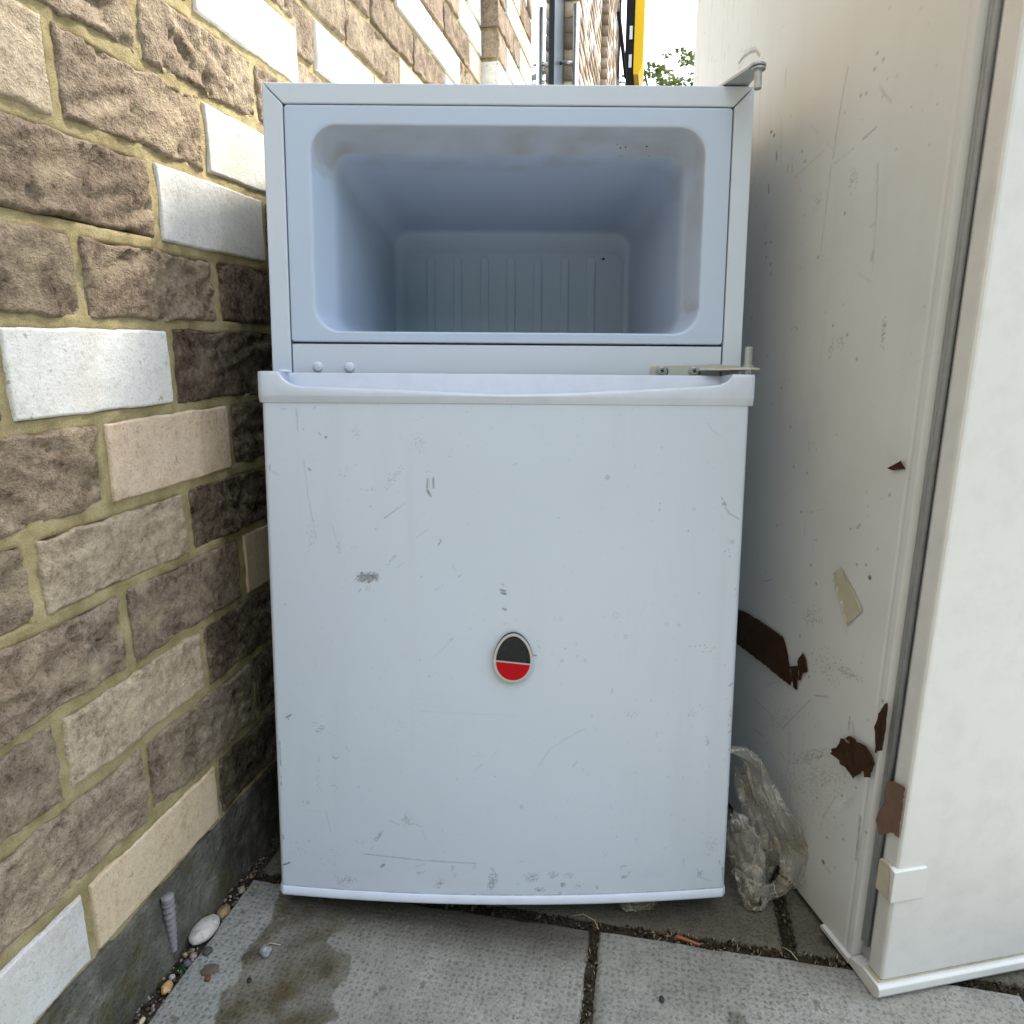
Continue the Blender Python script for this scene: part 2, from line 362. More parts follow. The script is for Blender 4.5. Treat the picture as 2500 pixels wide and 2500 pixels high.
def slab(s0, s1, n0, n1, res, seed, stain_tone=0, dz=0.0):
    ns = max(4, int((s1-s0)/res)); nn = max(4, int((n1-n0)/res)); e = 0.005
    sx = np.concatenate([[s0], np.linspace(s0+0.0006, s1-0.0006, ns), [s1]]); nx = np.concatenate([[n0], np.linspace(n0+0.0006, n1-0.0006, nn), [n1]])
    S, Nq = np.meshgrid(sx, nx); d = np.minimum(np.minimum(S-s0, s1-S), np.minimum(Nq-n0, n1-Nq))
    er = 0.004 + 0.007*np.clip(fbm(S*45, Nq*45, seed)-0.55, 0, 1)*4
    t = np.clip(d/er, 0, 1); Z = dz - 0.006*(1-np.sqrt(1-(1-t)**2)) + 0.0012*(fbm(S*7, Nq*7, seed+3)-0.5) + 0.0006*(fbm(S*80, Nq*80, seed+5)-0.5)
    rim = d <= 0.0; Z[rim] = -0.04
    wob = 0.0035*(fbm(S*30, Nq*30, seed+9)-0.5)*(d < 0.03)
    V = np.stack([S + wob*(np.minimum(S-s0, s1-S) < 0.02), -(Nq + wob*(np.minimum(Nq-n0, n1-Nq) < 0.02)), Z], -1)
    o = mesh_np('paving_slab', V.reshape(-1, 3), grid_faces(*S.shape, flip=True), MT['slab'], pave)
    al = np.zeros(S.shape); c = np.ones(S.shape+(3,))
    if stain_tone == 1:
        w1 = 0.016*(fbm(S*28, Nq*28, 71, 5)-0.5); w2 = 0.018*(fbm(S*28+9, Nq*28, 75, 5)-0.5)
        l = np.interp(S, LB[:, 0], LB[:, 1]) + w1; r = np.interp(S, RB[:, 0], RB[:, 1]) + w2
        sd = np.minimum(Nq-l, r-Nq); mk = np.clip(sd/0.002+0.5, 0, 1)
        mott = 0.35 + 1.3*(fbm(S*32, Nq*32, 77, 5, 0.6)-0.25)
        al = np.maximum(al, mk*np.clip(mott, 0.35, 1.0)); c[...] = (0.31, 0.26, 0.165)
        tide = np.exp(-((sd-0.001)/0.0018)**2)*0.5*(fbm(S*60, Nq*60, 79) > 0.42); al = np.maximum(al, tide)
        b = (np.clip(S-0.565, 0, 1)*20 + 0.5*(fbm(S*12, Nq*12, 83)-0.5)); b = np.clip(b, 0, 0.92)*(Nq > 0.05); up = b > al; al[up] = b[up]; c[up] = (0.30, 0.27, 0.23)  # shade below the fridge door painted in, on top of damp
        g = (mk < 0.2) & (Nq < l+0.01); c[g] = (0.94, 0.98, 1.0); al[g] = np.maximum(al[g], 0.8)
        for q in range(34):
            ps, pn, pr = rng.uniform(0.40, 0.62), rng.uniform(0.03, 0.40), rng.uniform(0.001, 0.0035)
            k = np.hypot(S-ps, Nq-pn) < pr*(0.6+0.9*vnoise(S*500, Nq*500, q)); al[k] = 0.55; c[k] = (0.30, 0.26, 0.20)
    elif stain_tone == 2:
        al = np.clip(0.85 + 0.5*(fbm(S*8, Nq*8, 91)-0.5), 0, 0.97); c[...] = (0.36, 0.32, 0.26)  # rear slabs: shade beneath the fridges painted in along with damp
        k = np.hypot((S-0.662)*1.0, (Nq-0.655)*0.75) < 0.010*(0.7+0.7*fbm(S*120, Nq*120, 7)); al[k] = 0.9; c[k] = (0.12, 0.10, 0.08)
    elif stain_tone == 3:
        al = np.clip(0.35*(fbm(S*10, Nq*10, 97)-0.45)*3, 0, 0.6); c[...] = (0.62, 0.58, 0.50)
        for ps, pn, pr in ((0.548, 0.545, 0.008), (0.535, 0.548, 0.006), (0.50, 0.50, 0.003), (0.47, 0.57, 0.003), (0.58, 0.62, 0.004)):
            k = np.hypot((S-ps)*0.8, Nq-pn) < pr*(0.5+0.9*fbm(S*160, Nq*160, 5)); al[k] = 0.75; c[k] = (0.45, 0.42, 0.38)
        k = np.clip(1-np.abs(d-0.006)/0.006, 0, 1)*0.4*(fbm(S*40, Nq*40, 3) > 0.45); up = k > al; al[up] = k[up]; c[up] = (0.5, 0.5, 0.47)
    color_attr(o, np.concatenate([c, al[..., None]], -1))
    return o
rows = [(-1.783, -1.195), (-1.177, -0.589), (-0.571, 0.017), (0.035, 0.6285), (0.6395, 1.229), (1.247, 1.835), (1.853, 2.441), (2.459, 3.047), (3.065, 3.653), (3.671, 4.259), (4.277, 4.865)]
for ri, (a, b) in enumerate(rows):
    cols = [(0.019, 0.4070)] + [(0.4158+0.406*k, 0.8130+0.406*k) for k in range(5)] if ri % 2 else [(0.019, 0.198)] + [(0.2105+0.404*k, 0.6030+0.404*k) for k in range(6)]
    for ci, (c0, c1) in enumerate(cols):
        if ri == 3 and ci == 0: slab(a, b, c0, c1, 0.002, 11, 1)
        elif ri == 3 and ci == 1: slab(a, b, c0, c1, 0.003, 12, 3, 0.001)
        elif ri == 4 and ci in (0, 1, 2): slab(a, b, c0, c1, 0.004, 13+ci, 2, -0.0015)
        elif ri == 3 and ci == 2: slab(a, b, c0, c1, 0.006, 21, 0)
        else: slab(a, b, c0, c1, 0.05, 30+ri*7+ci, 0, rng.uniform(-0.002, 0.002))
# loose grit caught in the joints
def debris(name, pts, sizes, cols, mat, parent=None, label=None, cat=None):
    vs, fs, cs = [], [], []
    base = np.array([(1,0,0),(-1,0,0),(0,1,0),(0,-1,0),(0,0,1),(0,0,-1)], float)
    F = np.array([(0,2,4),(2,1,4),(1,3,4),(3,0,4),(2,0,5),(1,2,5),(3,1,5),(0,3,5)])
    for i, (p, s, c) in enumerate(zip(pts, sizes, cols)):
        q = np.array(Euler(rng.uniform(0, 6.28, 3)).to_matrix()); sc = np.array(s)*rng.uniform(0.6, 1.3, 3)
        vs.append((base*sc) @ q.T + p); fs.append(F + 6*i); cs.append(np.tile([*c, 1], (6, 1)))
    o = mesh_np(name, np.concatenate(vs), np.concatenate(fs), mat, parent, False); color_attr(o, np.concatenate(cs), 'tint'); tag(o, label, cat, kind='stuff'); return o
def tint_mat(name, rough=0.85):
    m = M(name); a = m.attr('tint'); m.base(m.mix(m.noise(300, 3), a.outputs['Color'], m.mix(1.0, a.outputs['Color'], (0.6, 0.6, 0.6), 'MULTIPLY'))); m.set(Roughness=rough, Specular_IOR_Level=0.12); return m.m
MT['grit'] = tint_mat('grit')
GC = [(0.045, 0.034, 0.025), (0.08, 0.06, 0.042), (0.13, 0.10, 0.07), (0.035, 0.028, 0.02), (0.025, 0.02, 0.015), (0.05, 0.045, 0.025), (0.15, 0.085, 0.05), (0.05, 0.05, 0.025), (0.07, 0.052, 0.035), (0.20, 0.17, 0.13)]
P, Z_, C_ = [], [], []
def scatter(n, sa, sb, na, nb, z, lo, hi, cols=GC, elong=1.0):
    for _ in range(n):
        P.append((rng.uniform(sa, sb), -rng.uniform(na, nb), z + rng.uniform(-0.001, 0.002))); r = rng.uniform(lo, hi)*rng.uniform(0.5, 1)
        Z_.append((r*elong, r, r*0.8)); C_.append(cols[rng.integers(len(cols))])
scatter(800, 0.0, 0.64, 0.4065, 0.4163, -0.0015, 0.0008, 0.0030); scatter(1300, 0.6275, 0.6405, 0.02, 1.0, -0.0015, 0.0008, 0.0032)
scatter(500, 0.64, 1.0, 0.602, 0.616, -0.002, 0.0008, 0.0030); scatter(500, 0.30, 0.90, 0.0, 0.022, -0.001, 0.0008, 0.0035)
scatter(60, 0.405, 0.64, 0.402, 0.420, -0.001, 0.0008, 0.0012, [(0.45, 0.38, 0.26), (0.36, 0.29, 0.19)], 4.0)
scatter(110, 0.623, 0.641, 0.46, 0.70, 0.0, 0.0007, 0.0012, [(0.50, 0.43, 0.30), (0.38, 0.30, 0.20)], 5.0)
scatter(90, 0.40, 0.62, 0.03, 0.80, 0.001, 0.0005, 0.0013, [(0.55, 0.52, 0.46), (0.12, 0.10, 0.08), (0.04, 0.035, 0.03)])
debris('joint_debris', P, Z_, C_, MT['grit'], pave)

# ------------------------------------------------------------------ brick building on the left
bld = empty('brick_building', WF); tag(bld, 'brown, white and cream brick building wall with projecting piers beside the fridge', 'building')
CB = [0.092, 0.166, 0.247, 0.320, 0.3965, 0.467, 0.5435, 0.620, 0.690, 0.7655, 0.839, 0.9078] + [0.981 + 0.0735*k for k in range(11)]
def brick(s0, s1, h0, h1, off, kind, res, depth, seed):
    cs, ch = (s0+s1)/2, (h0+h1)/2; ns = max(3, int((s1-s0)/res)); nh = max(3, int((h1-h0)/res))
    
    def ax(L, n):
        e = np.array([0, 0.0007, 0.0016, 0.003]); return np.concatenate([e, np.linspace(0.0055, L-0.0055, max(2, n-6)), L-e[::-1]])/L
    u = ax(s1-s0, ns); v = ax(h1-h0, nh); U, Vv = np.meshgrid(u, v); S = s0 + U*(s1-s0); H = h0 + Vv*(h1-h0)
    d = np.minimum(np.minimum(S-s0, s1-S), np.minimum(H-h0, h1-H))
    r = np.random.default_rng(seed)
    if kind in 'rdb':
        a = r.uniform(-0.45, 0.45); us = S*math.cos(a)+H*math.sin(a); vs = -S*math.sin(a)+H*math.cos(a); wv = 0.008*(fbm(S*22, H*22, seed)-0.5)
        f1 = fbm(us*16+seed, (vs+wv)*62, seed+1, 4, 0.55); rid = 1-np.abs(2*f1-1)
        amp = r.uniform(0.5, 1.25)*(0.55 if kind == 'b' else 1.0)
        disp = 0.001 + amp*(0.0095*(rid-0.80) + 0.005*(fbm(S*30, H*34, seed+4)-0.5) + 0.0028*(fbm(S*130, H*130, seed+6)-0.5))
        disp += np.where(fbm(S*55, H*70, seed+8) > 0.70, -0.004*amp, 0)
        edge = 0.0030; drop = 0.0050; wob = 0.0046
    else:
        disp = 0.0010*(fbm(S*25, H*25, seed+4)-0.5) + 0.0005*(fbm(S*200, H*200, seed+6)-0.5) + 0.0014
        edge = 0.0016; drop = 0.0025; wob = 0.0014
    t = np.clip(d/edge, 0, 1); disp = np.where(t < 1, disp*t - drop*(1-np.sqrt(np.maximum(1-(1-t)**2, 0))), disp)
    nearx = np.minimum(S-s0, s1-S) < 0.006; nearh = np.minimum(H-h0, h1-H) < 0.006
    S2 = S + nearx*wob*(fbm(H*45, S*6, seed+11)-0.5)*2*np.where(U < 0.5, 1, -1); H2 = H + nearh*wob*(fbm(S*38, H*6, seed+13)-0.5)*2*np.where(Vv < 0.5, 1, -1)
    # skirt back into the wall
    V = np.stack([S2-cs, -disp, H2-ch], -1)
    top = V[-1:].copy(); bot = V[:1].copy(); top[..., 1] = depth; bot[..., 1] = depth; V = np.concatenate([bot, V, top], 0)
    lef = V[:, :1].copy(); rig = V[:, -1:].copy(); lef[..., 1] = depth; rig[..., 1] = depth; V = np.concatenate([lef, V, rig], 1)
    mk = {'r': 'brick_rough', 'd': 'brick_dark_shaded', 'b': 'brick_buff', 'w': 'brick_white', 'c': 'brick_cream', 'p': 'brick_pink'}[kind]
    mesh_np('brick', V.reshape(-1, 3), grid_faces(V.shape[0], V.shape[1]), MT[mk], bld, True, loc=(cs, -off, ch))
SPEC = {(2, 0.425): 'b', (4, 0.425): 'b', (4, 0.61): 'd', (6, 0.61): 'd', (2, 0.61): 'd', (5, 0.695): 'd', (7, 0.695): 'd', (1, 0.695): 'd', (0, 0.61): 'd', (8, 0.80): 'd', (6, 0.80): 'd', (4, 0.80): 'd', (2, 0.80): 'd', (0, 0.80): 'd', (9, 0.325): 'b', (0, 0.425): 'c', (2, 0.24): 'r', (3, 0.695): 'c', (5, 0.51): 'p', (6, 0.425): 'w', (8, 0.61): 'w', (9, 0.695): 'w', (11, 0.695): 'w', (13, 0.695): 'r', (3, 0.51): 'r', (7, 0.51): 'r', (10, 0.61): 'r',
        (12, 1.06): 'w', (13, 1.415): 'c', (15, 1.415): 'w', (14, 1.735): 'w', (17, 1.87): 'w', (11, 1.64): 'w', (12, 0.907): 'r', (13, 0.907): 'r', (13, 1.175): 'r', (14, 1.06): 'r', (15, 1.175): 'r', (14, 1.285): 'r'}
NEAR_R = {}
k = 0
def lay(course, pers, off, res, depth, pw):
    global k
    h0 = CB[course]; h1 = CB[course+1] - 0.0095
    for a, b in zip(pers[:-1], pers[1:]):
        kind = None
        for (c, s), q in SPEC.items():
            if c == course and abs(s-a) < 0.012: kind = q
        if kind is None: kind = rng.choice(['w', 'c', 'r'], p=[pw, pw*0.35, 1-1.35*pw]) if a > 0.9 else ('r' if a > 0.3 or rng.random() > 0.15 else 'w')
        j = 0.0045 + rng.uniform(-0.0008, 0.0012)
        g0 = j if a not in (0.907, 2.107) else 0.0; g1 = j if b not in (0.907, 2.64) else 0.0
        brick(a+g0, b-g1, h0+rng.uniform(-0.001, 0.001), h1+rng.uniform(-0.001, 0.001), off, kind, res, depth, 100+k); k += 1
for c in range(21):
    ev = [0.05, 0.24, 0.425, 0.61, 0.80, 0.907] if c % 2 == 0 else [0.14, 0.325, 0.51, 0.695, 0.907]
    lay(c, ev, 0.0, 0.0032 if c < 14 else 0.008, 0.03, 0.1)
    rc = [0.907, 1.06, 1.285, 1.51, 1.735, 1.96, 2.10] if c % 2 == 0 else [0.907, 1.175, 1.415, 1.64, 1.87, 2.10]
    lay(c, rc, -0.046, 0.005 if c > 10 else 0.012, 0.02, 0.26)
    pc = [2.107, 2.32, 2.43, 2.64] if c % 2 == 0 else [2.107, 2.215, 2.43, 2.64]
    lay(c, pc, 0.0, 0.007 if c > 12 else 0.015, 0.075, 0.26)
# mortar
sx = np.arange(-0.02, 0.9075, 0.0035); hx = np.arange(0.05, 1.25, 0.0035); S, Hq = np.meshgrid(sx, hx)
D = -0.0016 + 0.0045*(fbm(S*40, Hq*40, 51)-0.5) + 0.0024*(fbm(S*170, Hq*170, 55)-0.5)
inside = np.zeros(S.shape, bool)
for c in range(21):
    for a, b in zip(*( ([-0.05, 0.05, 0.24, 0.425, 0.61, 0.80], [0.05, 0.24, 0.425, 0.61, 0.80, 0.92]) if c % 2 == 0 else ([-0.05, 0.14, 0.325, 0.51, 0.695], [0.14, 0.325, 0.51, 0.695, 0.92]) )):
        inside |= (S > a+0.0085) & (S < b-0.0085) & (Hq > CB[c]+0.0035) & (Hq < CB[c+1]-0.013)
D = np.where(inside, -0.014, D)
mesh_np('mortar', np.stack([S, -D, Hq], -1).reshape(-1, 3), grid_faces(*S.shape), MT['mortar'], bld)
bm = bmesh.new()
box(bm, -1.6, 0.904, 0.016, 0.25, -0.02, 3.6); box(bm, -1.6, -0.02, 0.004, 0.0115, 0.0, 3.6); box(bm, -0.0195, 0.9035, 0.004, 0.0115, 1.25, 3.6)
box(bm, 0.9045, 2.1115, 0.0505, 0.25, -0.02, 3.6); box(bm, 2.112, 2.636, 0.004, 0.25, -0.02, 3.6); box(bm, 2.6365, 4.1135, 0.004, 0.25, 2.42, 3.6)
box(bm, 4.114, 4.64, 0.004, 0.25, -0.02, 4.4); box(bm, 4.6405, 6.1695, 0.0505, 0.25, -0.02, 4.4); box(bm, 6.17, 6.70, 0.004, 0.25, -0.02, 4.4); box(bm, 6.7005, 8.75, 0.0505, 0.25, -0.02, 4.4)
bm_obj('mortar', bm, MT['mortar'], bld)
# rest of the brickwork: behind the camera, high up and far along
TINT = {'r': [(0.30, 0.23, 0.165), (0.37, 0.29, 0.21), (0.24, 0.18, 0.125)], 'w': [(0.76, 0.74, 0.69)], 'c': [(0.68, 0.55, 0.38)]}
vs, fs, cs = [], [], []
BF = np.array([(0,3,2,1),(4,5,6,7),(0,1,5,4),(1,2,6,5),(2,3,7,6),(3,0,4,7)])
def far_bricks(sa, sb, ha, hb, off, depth):
    n = 0; h = ha; row = 0
    while h + 0.05 < hb:
        s = sa; L = 0.105 if row % 2 else 0.215
        while s < sb - 0.03:
            e = min(s + L, sb); L = 0.215; q = rng.choice(['w', 'c', 'r'], p=[0.24, 0.08, 0.68]); t = TINT[q]; t = t[rng.integers(len(t))]; f = rng.uniform(0.85, 1.12)
            o = off + rng.uniform(-0.001, 0.002); b = len(vs)*8
            vs.append(np.array([(s,-o,h),(e,-o,h),(e,-off+depth,h),(s,-off+depth,h),(s,-o,h+0.064),(e,-o,h+0.064),(e,-off+depth,h+0.064),(s,-off+depth,h+0.064)]))
            fs.append(BF+b); cs.append(np.tile([t[0]*f, t[1]*f, t[2]*f, 1], (8, 1))); s = e + 0.010
        h += 0.0735; row += 1
far_bricks(-1.6, 0.04, 0.092, 3.6, 0.0, 0.02); far_bricks(0.05, 0.907, CB[21], 3.6, 0.0, 0.02); far_bricks(0.912, 2.10, CB[21], 3.6, -0.046, 0.02)
far_bricks(2.107, 2.64, CB[21], 3.6, 0.0, 0.075); far_bricks(2.65, 4.10, 2.43, 3.6, 0.0, 0.02)
far_bricks(4.107, 4.645, 0.092, 4.4, 0.0, 0.12); far_bricks(4.65, 6.16, 0.092, 4.4, -0.046, 0.02); far_bricks(6.163, 6.705, 0.092, 4.4, 0.0, 0.075); far_bricks(6.71, 8.75, 0.092, 4.4, -0.046, 0.02)
fb = mesh_np('brickwork', np.concatenate(vs), np.concatenate(fs), MT['brick_mix'], bld, False); color_attr(fb, np.concatenate(cs), 'tint'); fb['kind'] = 'stuff'
# concrete footing
sx = np.concatenate([np.arange(-1.6, 0.3, 0.05), np.arange(0.3, 0.92, 0.004)]); hx = np.linspace(-0.03, 0.0905, 34); S, Hq = np.meshgrid(sx, hx)
D = 0.001 + 0.0035*(1-Hq/0.09) + 0.006*(fbm(S*22, Hq*22, 61)-0.5) + 0.003*(fbm(S*90, Hq*90, 63)-0.5)
topw = 0.006*(fbm(S[-1]*30, S[-1]*0, 66)-0.5); Hq = Hq + topw[None]*(Hq > 0.07); D[-1] = -0.012
mesh_np('concrete_footing', np.stack([S, -D, Hq], -1).reshape(-1, 3), grid_faces(*S.shape), MT['footing'], bld)
bm = bmesh.new(); box(bm, 0.921, 2.10, 0.043, 0.06, -0.03, 0.088); box(bm, 2.106, 2.64, -0.002, 0.02, -0.03, 0.088); bm_obj('concrete_footing', bm, MT['footing'], bld)
# glazed entrance door in its shallow recess
def glass_mat():
    m = M('dark_door_glass'); n = m.noise(2, 2); m.base(m.mix(n, (0.012, 0.016, 0.02), (0.02, 0.025, 0.03))); m.set(Roughness=0.03, IOR=1.9); m.b.inputs['Coat Weight'].default_value = 1.0; m.b.inputs['Coat Roughness'].default_value = 0.02; return m.m
MT['glass'] = glass_mat(); MT['slate'] = simple('slate_grey_frame', (0.045, 0.055, 0.062), 0.35); MT['steel'] = simple('brushed_steel', (0.55, 0.56, 0.56), 0.3, 1.0, 0.08, 30)
bm = bmesh.new()
for a in ((2.642, 2.70, 0.075, 0.13, 0.0, 2.40), (3.72, 4.20, 0.072, 0.13, 0.0, 2.40), (2.7005, 3.7195, 0.076, 0.13, 2.33, 2.40), (2.7005, 3.7195, 0.076, 0.13, 0.0, 0.10)): box(bm, *a)
door = bm_obj('entrance_door', bm, MT['slate'], bld)
bm = bmesh.new(); box(bm, 2.701, 3.719, 0.085, 0.10, 0.101, 2.329); bm_obj('pane', bm, MT['glass'], door)
bm = bmesh.new(); tube(bm, [(3.93, -0.005, 0.9), (3.93, -0.005, 2.20)], 0.016, 12)
for z in (1.1, 1.95): tube(bm, [(3.93, -0.005, z), (3.93, 0.075, z)], 0.009, 8)
bm_obj('handle', bm, MT['steel'], door, True)

